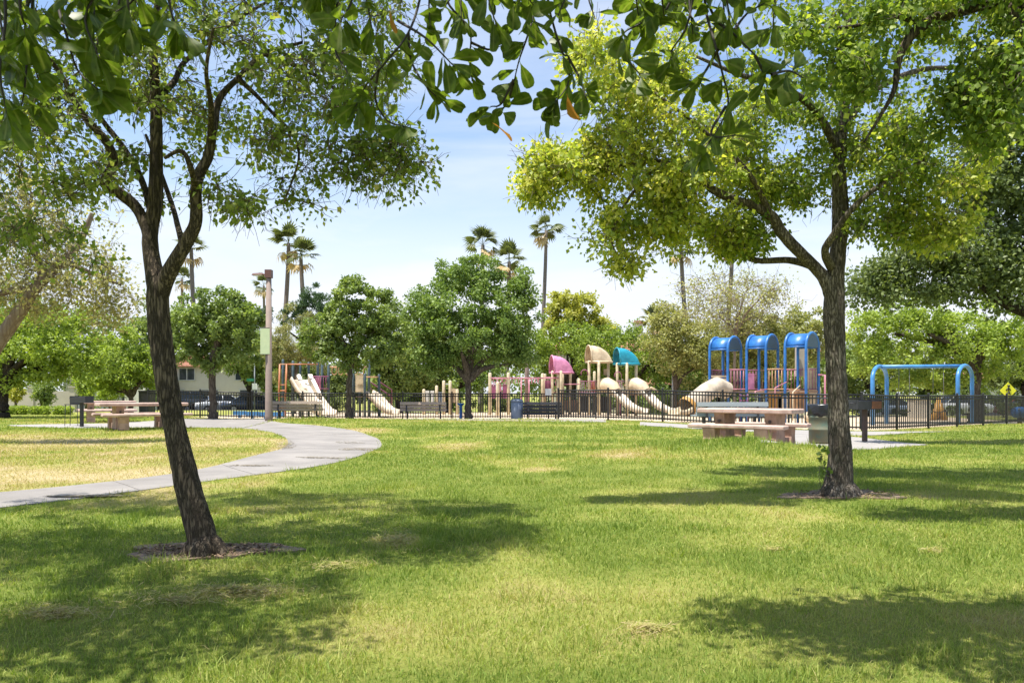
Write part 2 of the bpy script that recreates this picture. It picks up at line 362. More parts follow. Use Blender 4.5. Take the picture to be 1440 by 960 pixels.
class MB:
    """collects boxes, bars, tubes and lofts; build() links them as one mesh object"""
    def __init__(s): s.V, s.Fc, s.sm = [], [], []
    def add(s, V, Fc, smooth=False):
        n = len(s.V)
        s.V += [tuple(v) for v in V]
        s.Fc += [tuple(i + n for i in f) for f in Fc]
        s.sm += [smooth] * len(Fc)
        return s
    def box(s, c, size, rot=None, taper=1.0, bev=0.0):
        x, y, z = (k / 2 for k in size)
        V = [Vector((a * x * (taper if cz > 0 else 1), b * y * (taper if cz > 0 else 1), cz * z)) for cz in (-1, 1) for a, b in ((-1, -1), (1, -1), (1, 1), (-1, 1))]
        if rot is not None:
            q = rot if isinstance(rot, Matrix) else Euler(rot).to_matrix()
            V = [q @ v for v in V]
        c = Vector(c)
        return s.add([v + c for v in V], [(3, 2, 1, 0), (4, 5, 6, 7), (0, 1, 5, 4), (1, 2, 6, 5), (2, 3, 7, 6), (3, 0, 4, 7)])
    def plank(s, c, size, rot=None, b=0.006):
        """box with bevelled long edges (octagon section along x)"""
        x, y, z = (k / 2 for k in size)
        sec = [(-y, -z + b), (-y + b, -z), (y - b, -z), (y, -z + b), (y, z - b), (y - b, z), (-y + b, z), (-y, z - b)]
        V = [Vector((sx, p, q)) for sx in (-x, x) for p, q in sec]
        if rot is not None:
            m = rot if isinstance(rot, Matrix) else Euler(rot).to_matrix()
            V = [m @ v for v in V]
        c = Vector(c)
        Fc = [tuple(range(7, -1, -1)), tuple(range(8, 16))] + [(k, (k + 1) % 8, 8 + (k + 1) % 8, 8 + k) for k in range(8)]
        return s.add([v + c for v in V], Fc)
    def tube(s, pts, r, n=8, cap=True, flat=1.0):
        pts = [Vector(p) for p in pts]
        rr = r if hasattr(r, '__len__') else [r] * len(pts)
        V, up = [], None
        for k, p in enumerate(pts):
            t = (pts[min(k + 1, len(pts) - 1)] - pts[max(k - 1, 0)]).normalized()
            if up is None:
                up = Vector((0, 0, 1)) if abs(t.z) < 0.9 else Vector((1, 0, 0))
            u = (up - t * up.dot(t)).normalized(); up = u
            v = t.cross(u)
            for j in range(n):
                a = 2 * math.pi * j / n
                V.append(p + (u * math.cos(a) * flat + v * math.sin(a)) * rr[k])
        Fc = [(k * n + j, k * n + (j + 1) % n, (k + 1) * n + (j + 1) % n, (k + 1) * n + j) for k in range(len(pts) - 1) for j in range(n)]
        s.add(V, Fc, True)
        if cap:
            L = len(s.V)
            s.Fc += [tuple(L - len(V) + j for j in range(n - 1, -1, -1)), tuple(L - n + j for j in range(n))]
            s.sm += [False, False]
        return s
    def lathe(s, c, prof, n=20, cap=True):
        c = Vector(c)
        V = [c + Vector((r * math.cos(2 * math.pi * j / n), r * math.sin(2 * math.pi * j / n), z)) for r, z in prof for j in range(n)]
        Fc = [(k * n + j, k * n + (j + 1) % n, (k + 1) * n + (j + 1) % n, (k + 1) * n + j) for k in range(len(prof) - 1) for j in range(n)]
        if cap: Fc += [tuple(range(n - 1, -1, -1)), tuple((len(prof) - 1) * n + j for j in range(n))]
        return s.add(V, Fc, True)
    def prism(s, poly, vec):
        """extrude a polygon of 3D points along vec"""
        p = [Vector(v) for v in poly]; v = Vector(vec); n = len(p)
        return s.add(p + [q + v for q in p], [tuple(range(n - 1, -1, -1)), tuple(range(n, 2 * n))] + [(k, (k + 1) % n, n + (k + 1) % n, n + k) for k in range(n)])
    def loft(s, rings, closed=True, smooth=True, cap=False):
        n = len(rings[0]); V = [v for r in rings for v in r]
        m = n if closed else n - 1
        Fc = [(k * n + j, k * n + (j + 1) % n, (k + 1) * n + (j + 1) % n, (k + 1) * n + j) for k in range(len(rings) - 1) for j in range(m)]
        if cap: Fc += [tuple(range(n - 1, -1, -1)), tuple((len(rings) - 1) * n + j for j in range(n))]
        return s.add(V, Fc, smooth)
    def mesh(s, name, m, off=None):
        me = bpy.data.meshes.new(name)
        V = s.V if off is None else [(a - off[0], b - off[1], c - off[2]) for a, b, c in s.V]
        me.from_pydata([tuple(v) for v in V], [], s.Fc)
        me.polygons.foreach_set('use_smooth', s.sm)
        if m: me.materials.append(m)
        me.update()
        return me
    def build(s, name, m, parent=None, world=False, loc=None, kind=None, label=None):
        off = None
        if world and parent is not None:
            p = parent
            while p.parent is not None: p = p.parent
            off = tuple(p.location)
        o = link(name, s.mesh(name, m, off), parent, loc)
        return tag(o, label=label, kind=kind)

# ------------------------------------------------------------------ ground, paths, sand, street
PATH_OUT = [(-90, 724), (0, 713), (130, 700), (240, 687), (320, 676), (400, 664), (468, 651), (512, 639), (536, 626), (528, 615), (498, 606), (448, 599), (400, 595), (383, 592)]
PATH_IN = [(-90, 699), (0, 692), (100, 683), (200, 672), (280, 660), (338, 648), (378, 638), (398, 630), (405, 624), (400, 615), (384, 609), (368, 606), (356, 604), (340, 603)]
def resample(pts, n):
    P = np.array([G(*p)[:2] for p in pts])
    # Catmull-Rom through the points, then equal spacing
    Q = np.vstack([2 * P[0] - P[1], P, 2 * P[-1] - P[-2]])
    out = []
    for k in range(len(P) - 1):
        p0, p1, p2, p3 = Q[k:k + 4]
        for t in np.linspace(0, 1, 12, endpoint=False):
            out.append(0.5 * ((2 * p1) + (-p0 + p2) * t + (2 * p0 - 5 * p1 + 4 * p2 - p3) * t * t + (-p0 + 3 * p1 - 3 * p2 + p3) * t ** 3))
    out.append(P[-1])
    return np.array(out)
po = resample(PATH_OUT, 0); pi_ = resample(PATH_IN, 0)
path_poly = np.vstack([po, pi_[::-1]])
def gp(l): return np.array([G(*p)[:2] for p in l])
plaza_poly = gp([(383, 591.4), (340, 602.6), (265, 601), (235, 600.8), (235, 588.6), (300, 588.2), (383, 587.8)])
padL_poly = gp([(232, 600.8), (160, 602), (100, 602), (20, 599.5), (10, 597.8), (60, 596.8), (150, 595.5), (232, 591)])
padR_poly = gp([(1070, 640), (1130, 638), (1232, 633), (1306, 626.5), (1215, 617), (1120, 610), (1070, 611)])
walkC_poly = gp([(470, 588.0), (640, 588.6), (760, 589.5), (852, 594.5), (852, 590.5), (790, 585.6), (640, 584.8), (470, 584.9)])
walkR_poly = gp([(900, 600), (1010, 606), (1190, 614), (1240, 612), (1330, 606), (1440, 601), (1440, 598.6), (1330, 602.4), (1215, 606.5), (1120, 602.5), (1000, 598), (900, 594)])
wellL = (Vector((G(288, 781).x, G(288, 781).y, 0)), 0.54, 0.30)
wellR = (Vector((G(1182, 699).x, G(1182, 699).y, 0)), 0.60, 0.36)
def in_poly(x, y, poly):
    inside = np.zeros(len(x), bool)
    j = len(poly) - 1
    for i in range(len(poly)):
        xi, yi = poly[i]; xj, yj = poly[j]
        c = ((yi > y) != (yj > y)) & (x < (xj - xi) * (y - yi) / (yj - yi + 1e-12) + xi)
        inside ^= c
        j = i
    return inside
def in_well(x, y, w):
    c, a, b = w
    q = ((x - c.x) / a) ** 2 + ((y - c.y) / b) ** 2
    return q < 0.35 + 0.9 * vnoise(x * 4.5, y * 4.5, 3)
BARE = [path_poly, plaza_poly, padL_poly, padR_poly, walkC_poly, walkR_poly]
def fence_line(x):
    """depth of the playground fence at x (sand starts behind it)"""
    return np.where(x < 2.0, 36 + 2 * np.clip((x + 16) / 19, 0, 1), np.where(x < 11.7, 33.4 - 0.72 * (x - 2), 26.4 + 0.80 * (x - 11.7)))

def dryness(x, y):
    """0 lush green .. 1 straw: real patches in the lawn"""
    n = fbm(x * 0.55, y * 0.55, 11)
    f = vnoise(x * 3.1, y * 3.1, 21)
    m = fbm(x * 1.6 + 3, y * 1.1, 51)
    d = np.clip((n - 0.46) * 3.0, 0, 1) * 0.40 + np.clip((m - 0.53) * 3.2, 0, 1) * 0.32 + np.clip((f - 0.66) * 2.2, 0, 1) * 0.26
    # island between path and pad is parched, so is the strip along the fence
    px = 720 + x * F / y; py = HZ + H * F / y
    isl = S((420 - px) / 60) * S((py - 602) / 8) * S((700 - py) / 14)
    d = d + isl * (0.12 + 0.85 * fbm(x * 0.8, y * 0.8, 5))
    d = d + S((y - 24) / 6) * 0.30 * fbm(x * 0.7, y * 0.7, 8)
    d = d + S((px - 60) / 100) * S((320 - px) / 90) * S((py - 686) / 8) * S((722 - py) / 14) * 0.4
    # mown thatch in clumps
    for (cx, cy, rx, ry) in ((330, 838, 95, 9), (560, 768, 45, 12), (910, 888, 30, 5), (1310, 772, 22, 3), (1085, 770, 20, 3), (500, 800, 30, 6), (640, 628, 60, 8), (760, 660, 38, 4), (870, 640, 60, 6), (400, 632, 26, 14), (520, 606, 50, 4), (1230, 702, 34, 3), (1310, 705, 20, 3), (80, 865, 60, 10)):
        q = ((px - cx) / rx) ** 2 + ((py - cy) / ry) ** 2
        d = d + np.clip(1.25 - q, 0, 1) * (0.35 + 0.5 * vnoise(x * 9, y * 9, 33))
    return np.clip(d, 0, 1)

def build_ground():
    xs = np.concatenate([-np.geomspace(26, 900, 26)[::-1], np.arange(-25.5, 30, 0.3), np.geomspace(30.3, 900, 26)])
    ys = np.concatenate([-np.geomspace(4, 300, 12)[::-1], np.arange(-3, 20, 0.3), np.arange(20, 72, 0.7), np.geomspace(72, 1500, 26)])
    X, Y = np.meshgrid(xs, ys)
    Z = T(X, np.minimum(Y, 400))
    V = np.stack([X, Y, Z], -1).reshape(-1, 3)
    nx, ny = len(xs), len(ys)
    i = (np.arange(ny - 1)[:, None] * nx + np.arange(nx - 1)[None]).ravel()
    Fq = np.stack([i, i + 1, i + nx + 1, i + nx], -1)
    me = np_mesh('lawn', V, Fq, True)
    xx = V[:, 0].astype(float); yy = np.maximum(V[:, 1].astype(float), 1.0)
    a = me.attributes.new('dry', 'FLOAT', 'POINT'); a.data.foreach_set('value', dryness(xx, yy).astype(np.float32))
    m, nt, b = new_mat('lawn_ground')
    at = nt.nodes.new("ShaderNodeAttribute"); at.attribute_name = 'dry'
    r = ramp(nt, [(0.0, (0.13, 0.17, 0.03)), (0.35, (0.27, 0.28, 0.07)), (0.7, (0.34, 0.285, 0.12)), (1.0, (0.42, 0.345, 0.20))])
    tc = nt.nodes.new("ShaderNodeTexCoord")
    nz = nt.nodes.new("ShaderNodeTexNoise"); nz.inputs['Scale'].default_value = 22; nz.inputs['Detail'].default_value = 8; nz.inputs['Roughness'].default_value = 0.75
    nt.links.new(tc.outputs['Object'], nz.inputs['Vector'])
    ad = nt.nodes.new("ShaderNodeMath"); ad.operation = 'MULTIPLY_ADD'; ad.inputs[1].default_value = 0.9; 
    sb = nt.nodes.new("ShaderNodeMath"); sb.operation = 'SUBTRACT'; sb.inputs[1].default_value = 0.5
    nt.links.new(nz.outputs[0], sb.inputs[0]); nt.links.new(sb.outputs[0], ad.inputs[0]); nt.links.new(at.outputs['Fac'], ad.inputs[2])
    nt.links.new(ad.outputs[0], r.inputs[0]); nt.links.new(r.outputs[0], b.inputs['Base Color'])
    b.inputs['Roughness'].default_value = 0.95; b.inputs['Specular IOR Level'].default_value = 0.1
    bp = nt.nodes.new("ShaderNodeBump"); bp.inputs['Strength'].default_value = 0.9; bp.inputs['Distance'].default_value = 0.03
    nt.links.new(nz.outputs[0], bp.inputs['Height']); nt.links.new(bp.outputs[0], b.inputs['Normal'])
    me.materials.append(m)
    tag(link('ground', me), kind='structure')
build_ground()

def sheet(name, poly, m, lift, parent=None, thick=0.06, step=0.9):
    """flat slab draped on the ground: triangulated polygon, subdivided"""
    import bmesh
    bm = bmesh.new()
    vs = [bm.verts.new((x, y, 0)) for x, y in poly]
    bm.faces.new(vs)
    bmesh.ops.triangulate(bm, faces=bm.faces[:])
    for _ in range(5):
        es = [e for e in bm.edges if e.calc_length() > step]
        if not es: break
        bmesh.ops.subdivide_edges(bm, edges=es, cuts=1)
        bmesh.ops.triangulate(bm, faces=bm.faces[:])
    bmesh.ops.recalc_face_normals(bm, faces=bm.faces[:])
    if sum(f.normal.z for f in bm.faces) < 0: bmesh.ops.reverse_faces(bm, faces=bm.faces[:])
    for v in bm.verts: v.co.z = Tz(v.co.x, v.co.y) + lift
    bd = [e for e in bm.edges if e.is_boundary]
    ret = bmesh.ops.extrude_edge_only(bm, edges=bd)
    for v in ret['geom']:
        if isinstance(v, bmesh.types.BMVert): v.co.z -= thick
    me = bpy.data.meshes.new(name); bm.to_mesh(me); bm.free()
    me.materials.append(m)
    return link(name, me, parent)

# winding footpath of cast concrete slabs, each slab with its own edges
path_root = tag(link('path', None), kind='structure')
def arc_resample(P, n):
    seg = np.r_[0, np.cumsum(np.linalg.norm(np.diff(P, axis=0), axis=1))]
    t = np.linspace(0, seg[-1], n)
    return np.stack([np.interp(t, seg, P[:, k]) for k in (0, 1)], -1)
# pair up the two edges row by row
NP_ = 97
A_, B_ = po[np.linspace(0, len(po) - 1, NP_).round().astype(int)], pi_[np.linspace(0, len(pi_) - 1, NP_).round().astype(int)]
mid = (A_ + B_) / 2
run = np.r_[0, np.cumsum(np.linalg.norm(np.diff(mid, axis=0), axis=1))]
cuts, last = [0], 0.0
for k in range(1, NP_ - 3):
    if run[k] - last > 1.9: cuts.append(k); last = run[k]
cuts.append(NP_ - 1)
for a, b in zip(cuts[:-1], cuts[1:]):
    left = [A_[k] for k in range(a, b + 1)]; right = [B_[k] for k in range(a, b + 1)]
    if b < NP_ - 1:      # open joint 12 mm wide before the next slab
        for L in (left, right):
            v = L[-1] - L[-2]; L[-1] = L[-1] - v / (np.linalg.norm(v) + 1e-6) * 0.014
    sheet('slab', np.array(left + right[::-1]), M['concrete'], 0.010 + random.uniform(-0.002, 0.002), path_root)
def band(name, poly, m, lift, n=6):
    return tag(sheet(name, poly, m, lift), kind='structure')
band('pavement', plaza_poly, M['concrete'], 0.010)
band('pavement', padL_poly, M['pad'], 0.013)
band('pavement', padR_poly, M['pad'], 0.016)
band('pavement', walkC_poly, M['pad'], 0.012)
band('pavement', walkR_poly, M['pad'], 0.020)
def blob_poly(w, n=40, seed=1):
    c, a, b = w
    out = []
    for k in range(n):
        t = 2 * math.pi * k / n
        r = 1 + 0.2 * math.sin(3 * t + seed) + 0.12 * math.sin(7 * t + 2 * seed)
        out.append((c.x + a * r * math.cos(t), c.y + b * r * math.sin(t)))
    return np.array(out)
tag(sheet('soil', blob_poly(wellL, seed=1), M['dirt'], 0.014, None, 0.05, 0.15), kind='structure')
tag(sheet('soil', blob_poly(wellR, seed=4), M['dirt'], 0.014, None, 0.05, 0.15), kind='structure')
def px_blob(cx, cy, rx, ry, seed, n=30):
    out = []
    for k in range(n):
        t = 2 * math.pi * k / n; r = 1 + 0.25 * math.sin(3 * t + seed) + 0.15 * math.sin(5 * t + 2 * seed)
        g = G(cx + rx * r * math.cos(t), cy + ry * r * math.sin(t)); out.append((g.x, g.y))
    return np.array(out)
sx = [-15, -10, -5, 0, 1.6, 2.2, 5, 8, 11.7, 16, 20, 26]
sand_poly = np.array([(x, float(fence_line(np.array(x))) + 0.35) for x in sx] + [(27, 52), (5, 54), (-14, 52)])
tag(sheet('sand', sand_poly, M['sand'], 0.015, None, 0.05, 1.2), kind='structure')
road_poly = np.array([(x, 58.0) for x in np.arange(-90, 91, 10.)] + [(x, 66.5) for x in np.arange(90, -91, -10.)])
tag(sheet('road', road_poly, M['asphalt'], 0.012, None, 0.05, 3.0), kind='structure')
kb = MB()
for x in np.arange(-90, 90, 5.0):
    kb.box((x + 2.5, 57.9, Tz(x, 57.9) + 0.04), (4.99, 0.15, 0.28)); kb.box((x + 2.5, 66.6, Tz(x, 66.6) + 0.04), (4.99, 0.15, 0.28))
tag(kb.build('kerb', M['pad']), kind='structure')

# ------------------------------------------------------------------ grass
def build_grass():
    rng = np.random.default_rng(5)
    P = []
    # density falls with the square of distance: every blade keeps about the same size in view
    for (y0, y1, dens) in ((2.5, 4.2, 7000), (4.2, 6.5, 4000), (6.5, 9, 2200), (9, 10, 2200), (10, 16, 1150), (16, 25, 430), (25, 38, 190)):
        x1 = y1 * 0.66 + 1.7
        n = int(2 * x1 * (y1 - y0) * dens)
        x = rng.uniform(-x1, x1, n); y = rng.uniform(y0, y1, n)
        k = np.abs(x) < y * 0.66 + np.where(y < 8, 1.7, 1.0)
        P.append(np.stack([x[k], y[k]], -1))
    P = np.vstack(P)
    x, y = P[:, 0], P[:, 1]
    bad = np.zeros(len(x), bool)
    jx = x + rng.normal(0, 0.045, len(x)); jy = y + rng.normal(0, 0.055, len(x))
    for poly in BARE: bad |= in_poly(jx, jy, poly)
    w1 = in_well(jx, jy, wellL); w2 = in_well(jx, jy, wellR)
    bad |= (w1 | w2) & (rng.random(len(x)) < 0.93)
    bad |= (y > fence_line(x) + 0.2) & (x > -14.5)
    dry = dryness(x, y)
    # thin turf where it is dry
    bad |= rng.random(len(x)) < 0.25 * S((dry - 0.5) / 0.5)
    x, y, dry = x[~bad], y[~bad], dry[~bad]
    n = len(x)
    z = T(x, y)
    px = 720 + x * F / y
    tuft = fbm(x * 2.2, y * 2.2, 40)
    hgt = (0.014 + 0.030 * tuft ** 1.6 + 0.010 * np.clip(y / 12, 0, 1.5)) * rng.uniform(0.55, 1.35, n)
    # longer grass: foot of the lamp, berm by the table, round the tree wells
    lampx, lampy = G(400, 592).x, 31.2
    hgt = hgt * (1 + 2.2 * np.exp(-((x - lampx - 0.6) / 1.6) ** 2 - ((y - lampy - .4) / 1.6) ** 2))
    hgt = hgt * (1 + 1.2 * np.exp(-((x - 4.2) / 2.2) ** 2 - ((y - 14.2) / 1.5) ** 2))
    hgt = hgt * (1 + 0.8 * np.exp(-((x - 1.2) / 1.2) ** 2 - ((y - 31.5) / 1.5) ** 2))
    hgt = hgt * (1 + 1.1 * S((vnoise(x * 3.3, y * 3.3, 71) - 0.68) / 0.2) * (1 - S((dry - .4) / .3)))
    tall = rng.random(n) < 0.008
    hgt = np.where(tall, hgt * rng.uniform(1.5, 2.3, n), hgt)
    wid = np.maximum(0.0032, 0.00088 * y) * rng.uniform(0.7, 1.4, n)
    wid = np.where(y > 12, wid * 1.2, wid)
    ang = rng.uniform(0, 2 * np.pi, n)
    lean = np.abs(rng.normal(0, 0.55, n)) + 0.15
    flat = (rng.random(n) < 0.25 + 0.6 * dry)
    lean = np.where(flat, lean + 0.8, lean)
    lean = np.minimum(lean, 1.45)
    fa = rng.uniform(0, 2 * np.pi, n)
    dx, dy = np.cos(ang), np.sin(ang)
    wx, wy = np.cos(fa), np.sin(fa)
    base = np.stack([x, y, z - 0.004], -1)
    wv = np.stack([wx, wy, np.zeros(n)], -1) * (wid / 2)[:, None]
    ln = hgt * np.where(flat, 1.5, 1.15)
    m1 = base + np.stack([dx * np.sin(lean * 0.6) * ln * .55, dy * np.sin(lean * 0.6) * ln * .55, np.cos(lean * 0.6) * ln * .55], -1)
    tip = m1 + np.stack([dx * np.sin(lean) * ln * .5, dy * np.sin(lean) * ln * .5, np.cos(np.minimum(lean * 1.1, 1.52)) * ln * .5], -1)
    far = y > 7.5
    V = np.empty((n, 5, 3)); V[:, 0] = base - wv; V[:, 1] = base + wv; V[:, 2] = m1 + wv * 0.8; V[:, 3] = m1 - wv * 0.8; V[:, 4] = tip
    i = np.arange(n) * 5
    nn = ~far
    q = np.stack([i, i + 1, i + 2, i + 3], -1)[nn]; t = np.vstack([np.stack([i + 3, i + 2, i + 4], -1)[nn], np.stack([i, i + 1, i + 4], -1)[far]])
    var = np.clip(0.05 + 0.75 * dry + rng.normal(0.10, 0.15, n) - 0.10 * S((vnoise(x * 2.4, y * 2.4, 72) - 0.55) / 0.25) + 0.25 * (rng.random(n) < 0.06), 0, 1)
    me = np_mesh('grass', V.reshape(-1, 3), [q, t], True, np.r_[var[nn], var[nn], var[far]], [M['grass']])
    tag(link('grass', me), kind='stuff')
    return n
N_GRASS = build_grass()
def litter(name, ellipses, n, L, w, m, seed, lift=0.02, vlo=0.75):
    """loose flat bits lying on the ground: cut grass, mulch chips"""
    rng = np.random.default_rng(seed)
    E = np.array(ellipses, float)
    k = rng.choice(len(E), n, p=E[:, 2] * E[:, 3] / (E[:, 2] * E[:, 3]).sum())
    a = rng.uniform(0, 2 * np.pi, n); r = (np.abs(rng.normal(0, 0.75, n)) if name == 'clippings' else rng.random(n) ** 0.6) * (0.75 + 0.5 * vnoise(np.cos(a) * 3 + k, np.sin(a) * 3, seed))
    px = E[k, 0] + np.cos(a) * r * E[k, 2]; py = E[k, 1] + np.sin(a) * r * E[k, 3]
    d = F * H / (py - HZ); x = (px - 720) * d / F
    z = T(x, d) + lift * rng.random(n) + 0.016
    t = rng.uniform(0, 2 * np.pi, n); tl = rng.normal(0, 0.03 if lift < 0.006 else 0.25, n)
    u = np.stack([np.cos(t), np.sin(t), tl], -1) * (L * rng.uniform(0.5, 1.3, n) / 2)[:, None]
    v = np.stack([-np.sin(t), np.cos(t), rng.normal(0, 0.05 if lift < 0.006 else 0.4, n)], -1) * (w * rng.uniform(0.6, 1.4, n) / 2)[:, None]
    c = np.stack([x, d, z], -1)
    V = np.stack([c - u - v, c + u - v * .6, c + u + v * .6, c - u + v], 1).reshape(-1, 3)
    i = np.arange(n) * 4
    me = np_mesh(name, V, np.stack([i, i + 1, i + 2, i + 3], -1), False, rng.uniform(vlo, 1.0, n), [m])
    tag(link(name, me), kind='stuff')
litter('clippings', [(330, 838, 90, 8), (250, 852, 60, 7), (560, 768, 40, 12), (470, 805, 40, 6), (910, 886, 36, 6), (1310, 772, 26, 3), (1085, 770, 20, 3), (650, 628, 50, 6), (770, 662, 30, 3), (880, 640, 46, 5), (1240, 702, 30, 3), (80, 868, 50, 8), (700, 612, 70, 4), (1010, 655, 40, 3)], 4500, 0.05, 0.0035, M['grass'], 61, 0.02, 0.35)
litter('soil_crumbs', [(402, 627, 13, 6), (506, 632, 26, 2.4), (490, 622, 20, 1.4), (455, 645, 40, 1.0), (350, 656, 30, 1.0), (120, 700, 60, 1.2)], 2200, 0.03, 0.022, M['dirt_light_chip'], 63, 0.004, 0.0)
litter('mulch', [(288, 781, 108, 11), (1182, 699, 84, 7)], 1500, 0.03, 0.011, M['dirt_chip'], 62, 0.010, 0.0)


# ------------------------------------------------------------------ trees
def tubes_np(paths, sides):
    """paths: list of (pts Nx3, radii N) -> one vertex/quad array"""
    VV, FF, off = [], [], 0
    ca = np.cos(2 * np.pi * np.arange(sides) / sides); sa = np.sin(2 * np.pi * np.arange(sides) / sides)
    for P, r in paths:
        n = len(P)
        t = np.empty_like(P); t[1:-1] = P[2:] - P[:-2]; t[0] = P[1] - P[0]; t[-1] = P[-1] - P[-2]
        t /= np.linalg.norm(t, axis=1)[:, None] + 1e-9
        if n > 12:
            for _ in range(3): t[1:-1] = (t[:-2] + t[1:-1] * 2 + t[2:]) / 4
            t /= np.linalg.norm(t, axis=1)[:, None] + 1e-9
        ref = np.array([1.0, 0.1, 0.0]) if abs(t[0, 2]) > 0.6 else np.array([0, 0, 1.0])
        u = ref - t * (t @ ref)[:, None]
        u /= np.linalg.norm(u, axis=1)[:, None] + 1e-9
        v = np.cross(t, u)
        V = P[:, None] + (u[:, None] * ca[None, :, None] + v[:, None] * sa[None, :, None]) * np.asarray(r)[:, None, None]
        VV.append(V.reshape(-1, 3))
        i = off + (np.arange(n - 1)[:, None] * sides + np.arange(sides)[None])
        j = off + (np.arange(n - 1)[:, None] * sides + (np.arange(sides)[None] + 1) % sides)
        FF.append(np.stack([i, j, j + sides, i + sides], -1).reshape(-1, 4))
        off += n * sides
    return np.vstack(VV), np.vstack(FF)
def smooth_path(P, r, k=5, jit=0.0, rng=None, step=0.0):
    """Catmull-Rom refine of a limb"""
    P = np.asarray(P, float); r = np.asarray(r, float)
    Q = np.vstack([2 * P[0] - P[1], P, 2 * P[-1] - P[-2]])
    out, rr = [], []
    for i in range(len(P) - 1):
        p0, p1, p2, p3 = Q[i:i + 4]
        for t in np.linspace(0, 1, k, endpoint=False):
            out.append(0.5 * ((2 * p1) + (-p0 + p2) * t + (2 * p0 - 5 * p1 + 4 * p2 - p3) * t * t + (-p0 + 3 * p1 - 3 * p2 + p3) * t ** 3))
            rr.append(r[i] * (1 - t) + r[i + 1] * t)
    out.append(P[-1]); rr.append(r[-1])
    out = np.array(out); rr = np.array(rr)
    if step:
        seg = np.r_[0, np.cumsum(np.linalg.norm(np.diff(out, axis=0), axis=1))]
        tt = np.linspace(0, seg[-1], max(6, int(seg[-1] / step)))
        out = np.stack([np.interp(tt, seg, out[:, k]) for k in range(3)], -1); rr = np.interp(tt, seg, rr)
    if jit and rng is not None: out[1:-1] += rng.normal(0, 1, (len(out) - 2, 3)) * (rr[1:-1] * jit)[:, None]
    return out, rr
def leaves_np(rng, P, size, droop=0.5, up=0.6, wid=0.72, out=None):
    """kite-shaped leaves folded on the midrib; returns V, F"""
    n = len(P)
    d = rng.normal(0, 1, (n, 3)); d[:, 2] -= droop
    if out is not None: d += out * 0.8
    d /= np.linalg.norm(d, axis=1)[:, None] + 1e-9
    nr = rng.normal(0, 1, (n, 3)); nr[:, 2] += up * 1.6
    nr -= d * np.sum(nr * d, 1)[:, None]
    nr /= np.linalg.norm(nr, axis=1)[:, None] + 1e-9
    s = np.cross(d, nr)
    L = (size * rng.uniform(0.65, 1.3, n))[:, None]
    V = np.empty((n, 4, 3))
    V[:, 0] = P; V[:, 2] = P + d * L - nr * L * 0.10
    mid = P + d * L * 0.42 + nr * L * 0.10
    V[:, 1] = mid + s * L * wid / 2; V[:, 3] = mid - s * L * wid / 2
    i = np.arange(n) * 4
    Fc = np.concatenate([np.stack([i, i + 1, i + 2], -1), np.stack([i, i + 2, i + 3], -1)])
    return V.reshape(-1, 3), Fc
def ellipsoid_pts(rng, c, rad, n, shell=2.0):
    v = rng.normal(0, 1, (n, 3)); v /= np.linalg.norm(v, axis=1)[:, None]
    r = rng.random(n) ** (1 / (1 + shell))
    return np.asarray(c) + v * r[:, None] * np.asarray(rad)
def branches(rng, limbs, clumps, r_tip, r_k, wob=0.12, rmax=0.6, skip=3):
    """joins every leaf clump to the nearest limb or earlier branch with a bent branch"""
    nodes = np.vstack([P[::2] for P, r in limbs]); rad = np.concatenate([r[::2] for P, r in limbs])
    order = np.argsort(np.min(np.linalg.norm(clumps[:, None] - nodes[None, ::2], axis=2), axis=1))
    paths = []
    for c in clumps[order]:
        dv = nodes - c
        dist = np.linalg.norm(dv, axis=1) * (1 + 0.5 * np.clip(dv[:, 2] / (np.linalg.norm(dv, axis=1) + 1e-6), 0, 1))
        k = int(np.argmin(dist))
        a = nodes[k]; L = np.linalg.norm(c - a)
        if L < 0.03: continue
        m = max(4, min(9, int(L / 0.12)))
        t = np.linspace(0, 1, m)[:, None]
        bend = rng.normal(0, wob, 3) * L; bend[2] += wob * L * 0.9
        P = a + (c - a) * t + bend * (4 * t * (1 - t)) + np.vstack([np.zeros(3), rng.normal(0, 0.035 * L, (m - 2, 3)), np.zeros(3)])
        r0 = min(rad[k] * rmax, r_tip + r_k * L)
        rr = r0 + (r_tip - r0) * t[:, 0]
        paths.append((P, rr))
        nodes = np.vstack([nodes, P[1:]]); rad = np.r_[rad, rr[1:]]
    return paths

